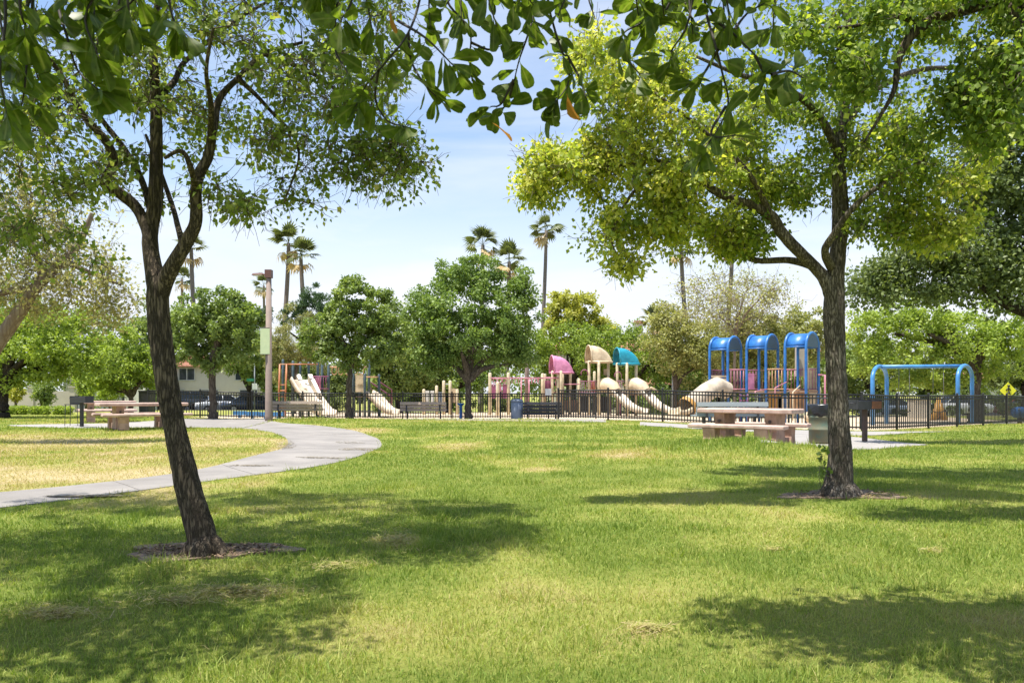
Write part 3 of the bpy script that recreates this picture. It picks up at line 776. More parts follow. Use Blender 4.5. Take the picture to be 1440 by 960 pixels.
def make_tree(name, label, base, limbs, clumps, crad, nleaf, lsize, lm, bm_, seed, cat='tree', group=None, droop=0.5, up=0.6,
              r_tip=0.004, r_k=0.012, sides=14, twig_m=None, twiggy=0, wid=0.72, roots=None, vmean=0.4, var_fn=None, weights=None, slim=1.0):
    rng = np.random.default_rng(seed)
    root = thing(name, label, cat, base, 0, group)
    off = np.array(base, float)
    limbs = [(np.asarray(P, float), np.asarray(r, float) * slim) for P, r in limbs]
    # trunk and main limbs, slightly knobbly
    V, Fq = tubes_np(limbs, sides)
    nrm = rng.normal(0, 1, len(V))
    ctr = np.concatenate([np.repeat(P, sides, 0) for P, r in limbs]); rr = np.concatenate([np.repeat(r, sides) for P, r in limbs])
    ang = np.tile(np.arange(sides), sum(len(P) for P, r in limbs))
    th = 2 * np.pi * ang / sides
    kn = 0.035 * np.sin(V[:, 2] * 5 + 2 * th) + 0.025 * np.sin(V[:, 2] * 11 - 3 * th + 1)
    if sides > 20:                                           # furrowed bark: real vertical ridges
        rid = vnoise(th * 4.2 + 0.6 * np.sin(V[:, 2] * 14), V[:, 2] * 8.0, 7) + 0.6 * vnoise(th * 8.5, V[:, 2] * 20.0, 9)
        kn = kn + 0.16 * (np.abs(rid - 0.8) - 0.2)
    V = ctr + (V - ctr) * (1 + kn)[:, None]
    if roots is not None:                                    # buttress roots at the foot
        RV, RF = tubes_np(roots, 8)
        V2 = np.vstack([V, RV]); Fq = np.vstack([Fq, RF + len(V)]); V = V2
    link('trunk', np_mesh('trunk', V - off, Fq, True, None, [bm_]), root)
    br = branches(rng, limbs, clumps, r_tip, r_k)
    if twiggy:
        ex = []
        for c in (clumps if weights is None else clumps[weights <= 1.0]):
            for _ in range(twiggy):
                v = rng.normal(0, 1, 3); v[2] -= 0.2; v *= crad * 1.3 / np.linalg.norm(v)
                t = np.linspace(0, 1, 4)[:, None]
                ex.append((c + v * t + np.vstack([np.zeros(3), rng.normal(0, 0.09 * crad, (3, 3))]), np.linspace(r_tip, r_tip * 0.45, 4)))
        br = br + ex
    if br:
        BV, BF = tubes_np(br, 4 if sides < 12 else 5)
        tag(link('branches', np_mesh('branches', BV - off, BF, True, None, [twig_m or bm_]), root), kind='stuff')
    # leaves gathered round every clump
    idx = rng.integers(0, len(clumps), nleaf) if weights is None else rng.choice(len(clumps), nleaf, p=weights / weights.sum())
    sc = rng.uniform(0.55, 1.35, len(clumps))[idx]
    v = rng.normal(0, 1, (nleaf, 3)); v /= np.linalg.norm(v, axis=1)[:, None]
    rad = crad * sc * rng.random(nleaf) ** 0.55
    P = clumps[idx] + v * rad[:, None] * np.array([1, 1, 0.8])
    LV, LF = leaves_np(rng, P, lsize, droop, up, wid, v)
    cv = rng.normal(0, 0.10, len(clumps))
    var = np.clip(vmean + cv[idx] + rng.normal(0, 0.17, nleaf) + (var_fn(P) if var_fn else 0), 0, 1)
    tag(link('crown', np_mesh('crown', LV - off, LF, False, np.r_[var, var], [lm]), root), kind='stuff')
    return root

def limb_px(rng, pts, d0, k=8, jit=0.0, step=0.028):
    """(px, py, radius in px[, depth shift]) -> smooth limb in metres"""
    P, r = [], []
    for p in pts:
        d = d0 + (p[3] if len(p) > 3 else 0)
        P.append(W(p[0], p[1], d)); r.append(p[2] * d / F)
    return smooth_path(P, r, k, jit, rng, step if d0 < 12 else step * 4)
def clumps_px(rng, env, d0, dens=None):
    out, wt = [], []
    for (cx, cy, rx, ry, dd, rd, n, *w) in env:
        wt += [w[0] if w else 1.0] * n
        d = d0 + dd
        c = W(cx, cy, d)
        out.append(ellipsoid_pts(rng, c, (rx * d / F, rd, ry * d / F), n, 1.0))
    return np.vstack(out), np.array(wt)
def root_flare(rng, c, r, n, length):
    out = []
    for k in range(n):
        a = 2 * math.pi * k / n + rng.uniform(-0.3, 0.3)
        L = length * rng.uniform(0.7, 1.3)
        t = np.linspace(0, 1, 6)[:, None]
        dirv = np.array([math.cos(a), math.sin(a), 0])
        P = np.array(c) + dirv * (r * 0.30 + (L + r * 0.15) * t) + np.array([0, 0, 1]) * (1.05 * r * (1 - t) ** 2.4 - 0.012 - 0.03 * t)
        out.append((P, r * np.array([0.22, 0.42, 0.36, 0.25, 0.15, 0.06])))
    return out

# --- the leaning two-stemmed tree on the left
rg = np.random.default_rng(21)
dL = F * H / (785 - HZ)
baseL = Vector((G(290, 785).x, dL, Tz(G(290, 785).x, dL)))
lim = [limb_px(rg, [(293, 792, 36), (289, 776, 28), (284, 757, 24.5), (272, 710, 22.5), (256, 650, 20.5), (241, 575, 18.7), (229, 500, 18.7), (223, 440, 18.7), (221, 405, 18), (216, 378, 15.5, .05), (211, 335, 13.5, .08), (218, 285, 12.5, .1), (220, 220, 10.5, .1), (219, 150, 9.5, .1), (217, 100, 8, .1), (216, 60, 6.5, .1), (222, 0, 5.5, .1), (226, -80, 4, .1), (228, -160, 3, .1)], dL),
       limb_px(rg, [(222, 425, 15), (232, 395, 14.5, -.03), (246, 368, 13, -.08), (264, 338, 12, -.12), (276, 310, 11, -.15), (275, 272, 10, -.18), (280, 245, 9.5, -.2), (293, 220, 8.5, -.2), (300, 180, 7.5, -.2), (308, 140, 6, -.15), (335, 110, 5, -.1), (372, 76, 4, 0), (425, 60, 2.5, .1)], dL),
       limb_px(rg, [(212, 345, 11, .08), (204, 315, 10, .1), (188, 288, 9.5, .1), (160, 266, 9, 0), (148, 255, 8.5, -.1), (160, 228, 7.5, -.15), (150, 200, 7, -.2), (126, 172, 6, -.3), (108, 148, 5, -.35), (88, 108, 4, -.4), (60, 70, 2.5, -.5)], dL),
       limb_px(rg, [(214, 305, 6, .1), (198, 250, 5.5, .25), (172, 206, 5, .4), (142, 166, 4, .5), (134, 138, 3, .55), (140, 90, 2, .6)], dL),
       limb_px(rg, [(258, 348, 6, -.1), (250, 318, 5, .1), (243, 292, 4.5, .3), (225, 240, 3.5, .5), (205, 190, 2.5, .7)], dL),
       limb_px(rg, [(276, 268, 6, -.18), (268, 235, 5, -.4), (255, 212, 4, -.5), (232, 222, 3, -.45)], dL),
       limb_px(rg, [(296, 205, 6, -.2), (297, 150, 4.5, -.4), (290, 100, 3.5, -.6), (300, 40, 2.5, -.7)], dL),
       limb_px(rg, [(220, 140, 6.5, .1), (245, 115, 5.5, .3), (262, 85, 4, .4), (330, 30, 3, .6), (400, -10, 2, .8)], dL),
       limb_px(rg, [(335, 110, 4.5, -.1), (375, 150, 3, .0), (420, 210, 2.2, .1), (400, 285, 1.4, .1)], dL),
       limb_px(rg, [(372, 76, 4, 0), (450, 110, 3, .1), (520, 170, 2, .2), (560, 215, 1.2, .2)], dL)]
env = [(60, 130, 190, 120, -.3, .9, 26), (110, 240, 150, 60, 0, .8, 22), (60, 330, 80, 45, .2, .5, 9), (300, 60, 190, 110, 0, 1.1, 40), (470, 120, 110, 120, .1, .8, 40), (540, 230, 62, 45, .2, .4, 14), (430, 230, 95, 55, .1, .5, 14), (330, 290, 60, 42, .1, .4, 7), (240, 160, 90, 80, .5, .6, 14),
       (120, -110, 300, 150, .1, 1.4, 34), (400, -120, 220, 150, .1, 1.3, 30), (520, -10, 90, 80, .3, .8, 16), (-60, 120, 110, 160, 0, 1.0, 18), (150, 60, 120, 80, .4, .8, 14), (-60, -260, 300, 110, -1.5, .8, 70, 1.6), (-250, -60, 130, 200, 0, 1.2, 60, 1.4), (-120, -220, 220, 120, -.4, 1.2, 70, 1.6), (150, -150, 270, 50, 1.8, .9, 150, 1.7), (440, -170, 150, 45, 1.4, .7, 80, 1.7), (-130, -150, 160, 50, 1.8, .9, 70, 1.7), (300, -250, 260, 60, 0.2, .9, 70, 1.5)]  # weighted clumps lie out of frame, added to thicken the ground shade
cl, wt = clumps_px(rg, env, dL)
make_tree('leaning_tree', 'leaning two-stemmed shade tree with dark furrowed bark in the left foreground', baseL, lim, cl, 0.19, 84000, 0.044, M['leaf_left'], M['bark_left'], 31,
          droop=0.9, up=0.3, r_tip=0.0025, r_k=0.008, sides=44, twig_m=M['twig'], twiggy=13, roots=root_flare(rg, (baseL.x + .01, baseL.y - 0.02, baseL.z), 0.13, 6, 0.17), vmean=0.45, weights=wt, slim=0.79)

# --- the upright tree on the right
rg = np.random.default_rng(22)
dR = F * H / (700 - HZ)
baseR = Vector((G(1183, 700).x, dR, Tz(G(1183, 700).x, dR)))
lim = [limb_px(rg, [(1180, 708, 38), (1180, 696, 29), (1180, 680, 22.5), (1181, 650, 18), (1180, 600, 16), (1177, 540, 15.3), (1174, 480, 15), (1173, 430, 16), (1174, 398, 14.5), (1179, 350, 12), (1182, 300, 12, .05), (1180, 240, 10.5, .05), (1184, 180, 9, .1), (1190, 120, 7.5, .1), (1192, 40, 6, .1), (1195, -60, 5, .1), (1200, -160, 3, .1)], dR),
       limb_px(rg, [(1172, 420, 13), (1160, 392, 10.5), (1148, 378, 9.5), (1122, 352, 9, -.1), (1098, 326, 8.5, -.15), (1086, 305, 8, -.2), (1060, 290, 7.5, -.25), (1030, 280, 6.5, -.3), (1000, 265, 6, -.3), (975, 245, 5, -.35), (930, 228, 4, -.4), (880, 232, 3.2, -.4), (845, 242, 2, -.4)], dR),
       limb_px(rg, [(1165, 396, 8), (1145, 376, 6.5, .2), (1110, 366, 5.5, .3), (1062, 366, 4.5, .4), (1036, 350, 3.5, .5), (1020, 330, 2.5, .5), (985, 310, 1.6, .5)], dR),
       limb_px(rg, [(1172, 380, 8), (1160, 355, 6, -.2), (1172, 330, 5, -.35), (1200, 292, 4.5, -.5), (1245, 255, 3.5, -.6), (1300, 225, 2.2, -.7)], dR),
       limb_px(rg, [(1181, 220, 7.5, .05), (1150, 160, 5.5, -.2), (1100, 122, 4.5, -.4), (1040, 105, 3.5, -.5), (980, 80, 2.2, -.6)], dR),
       limb_px(rg, [(1184, 180, 7, .1), (1225, 130, 5.5, .3), (1290, 100, 4.5, .5), (1350, 95, 3, .6)], dR),
       limb_px(rg, [(1085, 304, 5, -.2), (1050, 240, 4, -.5), (985, 180, 3, -.7), (920, 130, 2, -.8)], dR),
       limb_px(rg, [(930, 228, 3, -.4), (880, 285, 2.4, -.3), (860, 340, 1.6, -.3), (885, 375, 1, -.3)], dR)]
env = [(895, 130, 100, 80, -.5, .7, 46), (790, 245, 62, 40, -.4, .4, 18), (860, 225, 90, 55, -.4, .6, 40), (965, 230, 90, 70, -.4, .8, 40), (1040, 330, 55, 26, .2, .5, 14), (1060, 170, 120, 100, 0, 1.1, 46), (1190, 110, 140, 120, 0, 1.3, 44), (1290, 215, 95, 75, -.4, .8, 54), (1320, 310, 48, 40, -.4, .4, 20), (1240, 300, 60, 40, -.3, .5, 16), (1120, 255, 70, 50, .3, .7, 18),
       (865, 330, 44, 42, -.3, .35, 12), (930, 320, 60, 30, -.2, .4, 12), (1000, -70, 200, 120, 0, 1.4, 34), (1230, -110, 200, 90, 0.2, 1.3, 40, 1.5), (1030, -150, 190, 55, 1.6, .85, 170, 2.2), (1010, 325, 90, 36, .2, .6, 26), (1060, 255, 80, 46, .1, .7, 20), (945, 290, 66, 44, -.2, .5, 20), (1260, -160, 190, 60, 1.5, 1.2, 130, 2), (1430, -60, 110, 110, .8, 1.2, 50, 3), (878, 368, 22, 18, -.3, .2, 6), (760, 260, 30, 26, -.4, .3, 7), (830, 70, 40, 40, -.5, .4, 8)]  # weighted clumps above the view, put in to darken the lawn shadow
cl, wt = clumps_px(rg, env, dR)
bright = lambda P: 0.30 * S((3.0 - P[:, 0]) / 1.2) + 0.24 * S((P[:, 0] - 3.6) / 0.7) * S((3.6 - P[:, 2]) / .8) - 0.12  # leaf colour carries sunlight: left and low right clumps paler, rest darker
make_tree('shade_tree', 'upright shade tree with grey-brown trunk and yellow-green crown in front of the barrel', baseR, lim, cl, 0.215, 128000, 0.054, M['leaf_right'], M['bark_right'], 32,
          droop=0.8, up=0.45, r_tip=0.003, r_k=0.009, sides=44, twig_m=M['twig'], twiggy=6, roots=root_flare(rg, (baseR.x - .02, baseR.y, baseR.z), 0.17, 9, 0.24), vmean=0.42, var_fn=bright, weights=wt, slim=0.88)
# small suckers at the left of its trunk
sk = thing('sprout', 'small leafy sprout growing beside the right tree trunk', 'plant', GX(1158, 8.1), 0)
rs = np.random.default_rng(3)
mb = MB()
b0 = GX(1158, 8.1)
sp_tips = []
for k in range(4):
    tip = W(1152 + k * 3, 634 + 7 * (k % 3), 8.1)
    mb.tube([b0, (b0 + tip) / 2 + Vector((rs.normal(0, .015), 0, 0)), tip], [0.004, 0.003, 0.0015], 5); sp_tips.append(tip); sp_tips.append((tip * 0.6 + b0 * 0.4))
mb.build('stem', M['twig'], sk, True)
pts = np.repeat(np.array(sp_tips), 6, 0) + rs.normal(0, 0.018, (48, 3))
LV, LF = leaves_np(rs, pts, 0.055, 0.2, 0.5, 0.8)
tag(link('foliage', np_mesh('foliage', LV - np.array(b0), LF, False, np.full(len(LF), 0.2), [M['leaf_left']]), sk), kind='stuff')

# --- the tree overhead whose branches hang into the picture, every leaf an object
def leaf_mesh(name, m, curl, fold, w, notch, val):
    prof = [(0.0, 0.02), (0.14, 0.12), (0.32, 0.27), (0.52, 0.40), (0.70, 0.47), (0.85, 0.43), (0.95, 0.28), (1.0 - notch, 0.06)]
    V, Fc = [], []
    for t, h in prof:
        zc = -curl * t * t
        V += [(t, -h * w, zc + fold * h - 0.02 * math.sin(t * 9)), (t, 0, zc), (t, h * w, zc + fold * h + 0.02 * math.sin(t * 11))]
    for k in range(len(prof) - 1):
        a = k * 3
        Fc += [(a, a + 3, a + 4, a + 1), (a + 1, a + 4, a + 5, a + 2)]
    V += [(-0.13, -0.012, 0.0), (-0.13, 0.012, 0.0)]                 # stalk
    Fc += [(len(V) - 2, 0, 2, len(V) - 1)]
    me = bpy.data.meshes.new(name)
    me.from_pydata(V, [], Fc)
    me.polygons.foreach_set('use_smooth', [True] * len(Fc))
    a = me.attributes.new('var', 'FLOAT', 'FACE'); a.data.foreach_set('value', [val] * len(Fc))
    va = me.attributes.new('vein', 'FLOAT', 'POINT'); va.data.foreach_set('value', [1.0 if (k < len(prof) * 3 and k % 3 == 1) else 0.0 for k in range(len(V))])
    me.materials.append(m); me.update()
    return me
def overhead_tree():
    rng = np.random.default_rng(77)
    base = Vector((1.5, -2.4, Tz(1.5, -2.4)))
    root = thing('overhanging_tree', 'broad-leaved tree whose dark leafy branches hang across the top of the view', 'tree', base)
    ob = np.array(base)
    P0 = [(1.5, -2.4, -0.05), (1.48, -2.38, 0.6), (1.42, -2.3, 1.6), (1.4, -2.1, 2.6), (1.3, -1.7, 3.3), (1.0, -0.9, 3.9), (0.5, 0.2, 4.2), (0.1, 1.3, 4.2)]
    limbs = [smooth_path(P0, [.30, .22, .18, .17, .14, .10, .07, .04], 5),
             smooth_path([(1.36, -1.9, 3.0), (1.9, -0.8, 3.9), (2.3, 0.8, 4.4), (2.4, 2.2, 4.2), (2.3, 3.3, 4.0)], [.12, .09, .065, .045, .02], 5),
             smooth_path([(1.2, -1.5, 3.5), (0.1, -0.6, 4.0), (-1.2, 0.4, 4.1), (-2.2, 1.5, 4.0), (-2.4, 2.7, 3.9)], [.10, .075, .05, .035, .02], 5)]
    # hanging shoots seen in the photo: pixel polylines at a depth
    shoots = [
        ([(20, -90), (45, -20), (40, 60), (35, 120), (30, 150)], 1.75, 15), ([(75, -80), (80, 0), (95, 55), (110, 100), (140, 128)], 1.8, 16), ([(0, -60), (8, 20), (0, 100), (10, 160)], 1.7, 11), ([(-30, -60), (-20, 60), (10, 150)], 1.75, 9),
        ([(230, -90), (235, -20), (245, 30), (268, 55)], 1.8, 11), ([(140, -80), (150, -10), (135, 40)], 1.85, 8),
        ([(600, -70), (590, 0), (574, 47), (545, 85), (515, 120), (500, 150)], 2.05, 17), ([(574, 47), (578, 85), (598, 120), (618, 140)], 2.05, 11), ([(500, -70), (495, 0), (478, 30)], 2.0, 8), ([(532, 100), (528, 140), (545, 170), (570, 178)], 2.05, 11), ([(480, -40), (470, 60), (490, 105)], 2.0, 9), ([(560, 30), (600, 55), (640, 95)], 2.0, 8),
        ([(610, -70), (628, 0), (652, 30), (662, 52), (660, 85), (664, 115)], 2.15, 13), ([(662, 60), (690, 70), (700, 50)], 2.15, 5), ([(760, -60), (752, 10), (742, 50), (730, 85), (722, 118)], 2.2, 12), ([(722, 112), (705, 146), (690, 150)], 2.2, 4), ([(722, 118), (715, 140), (700, 165)], 2.2, 4),
        ([(765, -60), (772, 10), (790, 72), (800, 82), (798, 120), (775, 150)], 2.15, 17), ([(800, 82), (815, 110), (825, 140)], 2.15, 8), ([(655, 0), (700, -5), (735, 10)], 2.2, 5),
        ([(960, -60), (938, 12), (900, 34), (878, 46), (870, 66)], 2.1, 10), ([(985, -60), (972, 12), (962, 45), (944, 72), (945, 85)], 2.1, 12), ([(880, 55), (885, 85), (900, 105)], 2.1, 7),
        ([(990, -60), (992, 10), (1005, 60), (1015, 100), (1024, 145), (1010, 180), (980, 225)], 2.0, 20), ([(980, -40), (1005, 25), (1030, 46), (1062, 78), (1100, 112)], 2.0, 13), ([(1030, 46), (1050, 20), (1075, 5)], 2.0, 6), ([(1062, 78), (1075, 110), (1065, 135)], 2.0, 7), ([(1010, 70), (985, 110), (965, 120)], 2.0, 8), ([(1085, 105), (1110, 100), (1130, 110)], 2.0, 5), ([(900, -50), (915, -5), (905, 10)], 2.1, 5), ([(1020, 150), (1000, 190), (1040, 190)], 2.0, 6),
    ]
    for k in range(13):
        x = rng.uniform(-30, 185); yb = rng.uniform(10, 120) * (1.15 if x < 150 else .6)
        shoots.append(([(x + rng.normal(0, 25), -80), (x + rng.normal(0, 10), yb * .4 - 20), (x, yb)], rng.uniform(1.65, 1.95), 9))
    for k in range(26):
        x = rng.uniform(430, 1120); yb = rng.uniform(-5, 48)
        shoots.append(([(x + rng.normal(0, 25), -70), (x + rng.normal(0, 8), yb * .4 - 25), (x, yb)], rng.uniform(1.95, 2.2), 6))
    lms = [leaf_mesh('leaf', M['leaf_over'], c, f, w, n, v) for c, f, w, n, v in ((0.10, 0.10, 0.58, 0.03, 0.1), (0.22, -0.12, 0.66, 0.08, 0.5), (0.05, 0.22, 0.56, 0.0, 0.9), (0.30, 0.05, 0.50, 0.05, 0.6))]
    old = leaf_mesh('leaf', M['leaf_over_old'], 0.18, 0.12, 0.65, 0.04, 0.4)
    paths = []
    def leaf(p, direc, size, me):
        x = Vector(direc).normalized()
        n = Vector(rng.normal(0, 1, 3)); n.z += 0.9; n.y -= 0.3
        z = (n - x * n.dot(x)).normalized(); y = z.cross(x)
        q = Matrix((x, y, z)).transposed().to_quaternion()
        o = link('leaf', me, root)
        o.rotation_mode = 'QUATERNION'; o.rotation_quaternion = q
        o.location = Vector(p) - base + x * size * 0.13; o.scale = (size,) * 3
    for pts, d, nl in shoots:
        P, r = smooth_path([W(x, y, d + 0.06 * math.sin(k * 2.1 + x)) for k, (x, y) in enumerate(pts)], np.linspace(0.0042, 0.0016, len(pts)), 5)
        paths.append((P, r))
        tipd = P[-1] - P[-3]; tipd /= np.linalg.norm(tipd)
        nl = int(nl * 1.3)
        for k in range(nl):
            if k < nl * 0.42:
                p = P[-1] - tipd * rng.uniform(0, 0.05); v = tipd * 0.9 + rng.normal(0, 0.75, 3)
            else:
                i = int(rng.uniform(0.25, 1.0) * (len(P) - 1)); p = P[i]
                tg = P[min(i + 1, len(P) - 1)] - P[max(i - 1, 0)]; tg /= np.linalg.norm(tg) + 1e-9
                v = tg * 0.6 + rng.normal(0, 0.9, 3)
            v[2] -= 0.12
            leaf(p, v, rng.uniform(0.046, 0.086), lms[int(rng.integers(0, 4))])
    for (x, y, d, v) in ((797, 132, 2.1, (0.25, -.1, -1)), (688, 170, 2.15, (0.7, -.1, -.5)), (546, 2, 2.0, (0.15, -.1, -1))):
        leaf(W(x, y, d), v, 0.075, old)
    # crown above and behind the camera, out of frame; it shades the hanging shoots
    cl = []
    for c, rad, n in (((0.0, 0.2, 4.2), (2.6, 1.4, .6), 60), ((1.25, 3.25, 3.75), (1.2, .75, .4), 70), ((-2.6, 3.1, 3.75), (0.95, .6, .35), 24), ((2.8, 2.2, 4.2), (1.2, .9, .45), 30), ((-0.2, 1.1, 3.5), (2.3, 0.7, .35), 40), ((1.4, -2.0, 5.2), (2.4, 1.6, 1.0), 40), ((3.5, 2.9, 4.7), (.8, .8, .4), 16), ((-2.2, 0.9, 3.7), (.9, .9, .4), 14)):
        cl.append(ellipsoid_pts(rng, c, rad, n, 1.0))
    cl = np.vstack(cl)
    cl = cl[cl[:, 2] > 1.1 + 0.535 * np.maximum(cl[:, 1], 0) + 0.35]
    V, Fq = tubes_np(limbs, 16)
    link('trunk', np_mesh('trunk', V - ob, Fq, True, None, [M['bark_right']]), root)
    br = branches(rng, limbs, cl, 0.004, 0.012) + []
    # feeder twigs from the limbs to the top of every hanging shoot
    nodes = np.vstack([P for P, r in limbs])
    for P, r in paths:
        k = np.argmin(np.linalg.norm(nodes - P[0], axis=1))
        if P[0][2] > 2.15:
            a = nodes[k]; t = np.linspace(0, 1, 7)[:, None]
            br.append((a + (P[0] - a) * t + np.array([0, 0, 0.25]) * (4 * t * (1 - t)), np.linspace(0.014, r[0], 7)))
    BV, BF = tubes_np(br + paths, 5)
    tag(link('branches', np_mesh('branches', BV - ob, BF, True, None, [M['twig_dark']]), root), kind='stuff')
    nleaf = 30000
    idx = rng.integers(0, len(cl), nleaf)
    v = rng.normal(0, 1, (nleaf, 3)); v /= np.linalg.norm(v, axis=1)[:, None]
    P = cl[idx] + v * (0.34 * rng.random(nleaf) ** 0.5)[:, None]
    P = P[P[:, 2] > 1.1 + 0.535 * np.maximum(P[:, 1], 0) + 0.18]
    LV, LF = leaves_np(rng, P, 0.095, 0.4, 0.6, 0.5)
    tag(link('crown', np_mesh('crown', LV - ob, LF, False, np.full(len(LF), 0.4), [M['leaf_over']]), root), kind='stuff')
overhead_tree()

# --- limb of a maple-like tree reaching in at the upper right
rg = np.random.default_rng(41)
dU = 6.4
bx = W(1720, 0, dU)
lim = [smooth_path([(bx.x, dU + .3, Tz(bx.x, dU) - .05), (bx.x - .02, dU + .28, 1.2), (bx.x - .1, dU + .2, 2.6), tuple(W(1690, 150, dU)), tuple(W(1670, -60, dU)), tuple(W(1660, -250, dU))], [.24, .17, .15, .12, .09, .05], 5),
       limb_px(rg, [(1690, 160, 18), (1590, 90, 15), (1500, 40, 12), (1420, 2, 10), (1340, 18, 8.5), (1290, 42, 7), (1265, 80, 5, .0), (1258, 125, 3.5), (1240, 160, 2.5), (1215, 200, 1.5)], dU),
       limb_px(rg, [(1415, 2, 8), (1432, 30, 7, -.1), (1438, 70, 6, -.1), (1430, 105, 4, -.1), (1418, 128, 2.6, -.1), (1405, 170, 1.5, -.1)], dU),
       limb_px(rg, [(1300, 40, 5), (1270, 25, 4), (1230, 32, 3), (1170, 40, 2), (1130, 30, 1.2)], dU),
       limb_px(rg, [(1660, -100, 14), (1500, -120, 8), (1380, -100, 5), (1250, -80, 3)], dU)]
env = [(1395, 130, 55, 75, 0, .5, 40), (1330, 150, 40, 45, .1, .4, 14), (1180, 90, 55, 60, .1, .4, 20), (1140, 40, 50, 40, 0, .4, 14), (1230, 20, 70, 40, 0, .5, 20), (1330, 10, 90, 40, .1, .5, 24), (1420, 50, 60, 60, 0, .5, 24), (1390, -60, 150, 70, 0, .8, 24), (1560, -60, 140, 120, 0, 1, 30), (1560, 120, 90, 90, 0, .7, 20)]
cl, wt = clumps_px(rg, env, dU)
make_tree('maple_tree', 'tree at the right whose long dark limb reaches in along the top right corner', Vector((bx.x, dU + .3, Tz(bx.x, dU))), lim, cl, 0.15, 13500, 0.052, M['leaf_right'], M['bark_left'], 42, droop=0.9, up=0.35, r_tip=0.003, r_k=0.009, sides=12, twig_m=M['twig'], twiggy=2, vmean=0.18, wid=0.85)

# --- mid and far trees
def px_tree(name, label, d, tx, fork, env, nleaf, lsize, lm, bm_, seed, tw=8, base_py=None, top=None, nlimb=5, cat='tree', group=None, crad=None, lean=0, vmean=0.45, droop=0.4, base=None, clf=1.0, twiggy=0, r_tip=0.006, trunk_limbs=None, wid=0.75):
    """tree placed from the photo: trunk column tx, fork row, crown ellipses (cx, cy, rx, ry, n clumps)"""
    rng = np.random.default_rng(seed)
    b = Vector(base) if base is not None else GX(tx + lean, d)
    s = d / F
    cl = []
    for (cx, cy, rx, ry, n) in env:
        c = W(cx, cy, d)
        cl.append(ellipsoid_pts(rng, c, (rx * s * 0.98, min(rx, ry * 1.3) * s * 0.85, ry * s * 0.92), int(n * clf * 1.5), 1.3))
    cl = np.vstack(cl)
    if trunk_limbs is not None:
        limbs = [limb_px(rng, t, d) for t in trunk_limbs]
    else:
        fk = W(tx, fork, d)
        limbs = [smooth_path([b - Vector((0, 0, .05)), b * 0.8 + fk * 0.2 + Vector((rng.normal(0, .03), 0, 0)), b * 0.45 + fk * 0.55 + Vector((rng.normal(0, .03), 0, 0)), fk], np.array([1.35, 1.0, 0.88, 0.8]) * tw * s / 2, 5, .1, rng)]
        for k in range(nlimb):
            c = cl[int(rng.integers(0, len(cl)))]
            e = np.array(fk) * 0.25 + c * 0.75
            m1 = np.array(fk) * 0.6 + e * 0.4 + np.array([0, 0, 0.12 * np.linalg.norm(e - np.array(fk))])
            limbs.append(smooth_path([tuple(fk - Vector((0, 0, 0.12 * tw * s))), tuple(m1), tuple(e)], np.array([0.5, 0.36, 0.15]) * tw * s, 4, .1, rng))
    cr = crad or float(np.mean([min(e[2], e[3]) for e in env])) * s * 0.29
    return make_tree(name, label, b, limbs, cl, cr, int(nleaf * 1.3), lsize * 0.86, lm, bm_, seed + 500, cat, group, droop, 0.6, r_tip, 0.014, 10, None, twiggy, wid, None, vmean)

PARK = 'young trees along the playground fence'
px_tree('park_tree', 'round vivid green tree with vase-shaped limbs in front of the playground fence', 36.0, 658, 535, [(662, 440, 88, 78, 80), (620, 470, 52, 60, 30), (715, 450, 50, 72, 34), (655, 385, 48, 38, 24), (608, 500, 34, 24, 12), (728, 502, 32, 24, 12), (600, 430, 28, 34, 10), (735, 410, 22, 40, 10)], 30000, 0.155, M['leaf_round'], M['bark_far'], 1, tw=10, group=PARK, nlimb=9)
px_tree('park_tree', 'olive green tree shading the slide, its trunk in front of the fence', 35.2, 492, 515, [(497, 440, 54, 50, 46), (458, 470, 38, 46, 26), (535, 470, 40, 42, 26), (495, 500, 68, 22, 22), (500, 405, 24, 18, 10), (542, 415, 10, 10, 3)], 14500, 0.165, M['leaf_mid'], M['bark_far'], 2, tw=9, group=PARK)
px_tree('park_tree', 'olive green tree between the leaning trunk and the lamp post', 33.6, 299, 505, [(300, 448, 56, 46, 44), (265, 470, 34, 48, 22), (345, 475, 38, 50, 28), (300, 505, 64, 22, 18), (330, 440, 28, 30, 12)], 14500, 0.17, M['leaf_mid'], M['bark_far'], 3, tw=11, group=PARK)
px_tree('park_tree', 'spreading bright green tree with a forked brown trunk behind the swing set', 38.0, 1371, 520, [(1320, 490, 100, 60, 70), (1400, 470, 60, 60, 40), (1250, 510, 50, 40, 24), (1290, 440, 70, 40, 30), (1360, 530, 90, 20, 16), (1230, 460, 40, 40, 16)], 20000, 0.17, M['leaf_bright'], M['bark_far'], 4, tw=16, nlimb=7)
# dark oak at the right edge, trunk beyond the frame
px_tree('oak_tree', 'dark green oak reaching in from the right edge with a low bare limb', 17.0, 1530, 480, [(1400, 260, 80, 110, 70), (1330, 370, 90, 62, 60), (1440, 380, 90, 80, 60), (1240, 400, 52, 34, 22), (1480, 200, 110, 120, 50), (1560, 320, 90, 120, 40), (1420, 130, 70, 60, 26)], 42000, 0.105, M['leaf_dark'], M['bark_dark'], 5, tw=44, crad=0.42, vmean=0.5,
        trunk_limbs=[[(1560, 622, 36), (1556, 590, 25), (1550, 540, 22), (1540, 480, 20), (1530, 430, 16), (1520, 340, 12), (1500, 240, 8), (1480, 140, 5)], [(1545, 480, 13), (1490, 452, 10, -.2), (1440, 438, 8, -.3), (1405, 420, 7, -.3), (1375, 395, 5, -.2), (1340, 370, 3)], [(1535, 430, 10), (1470, 380, 7, .4), (1400, 340, 5, .7), (1330, 330, 3, .8)]])
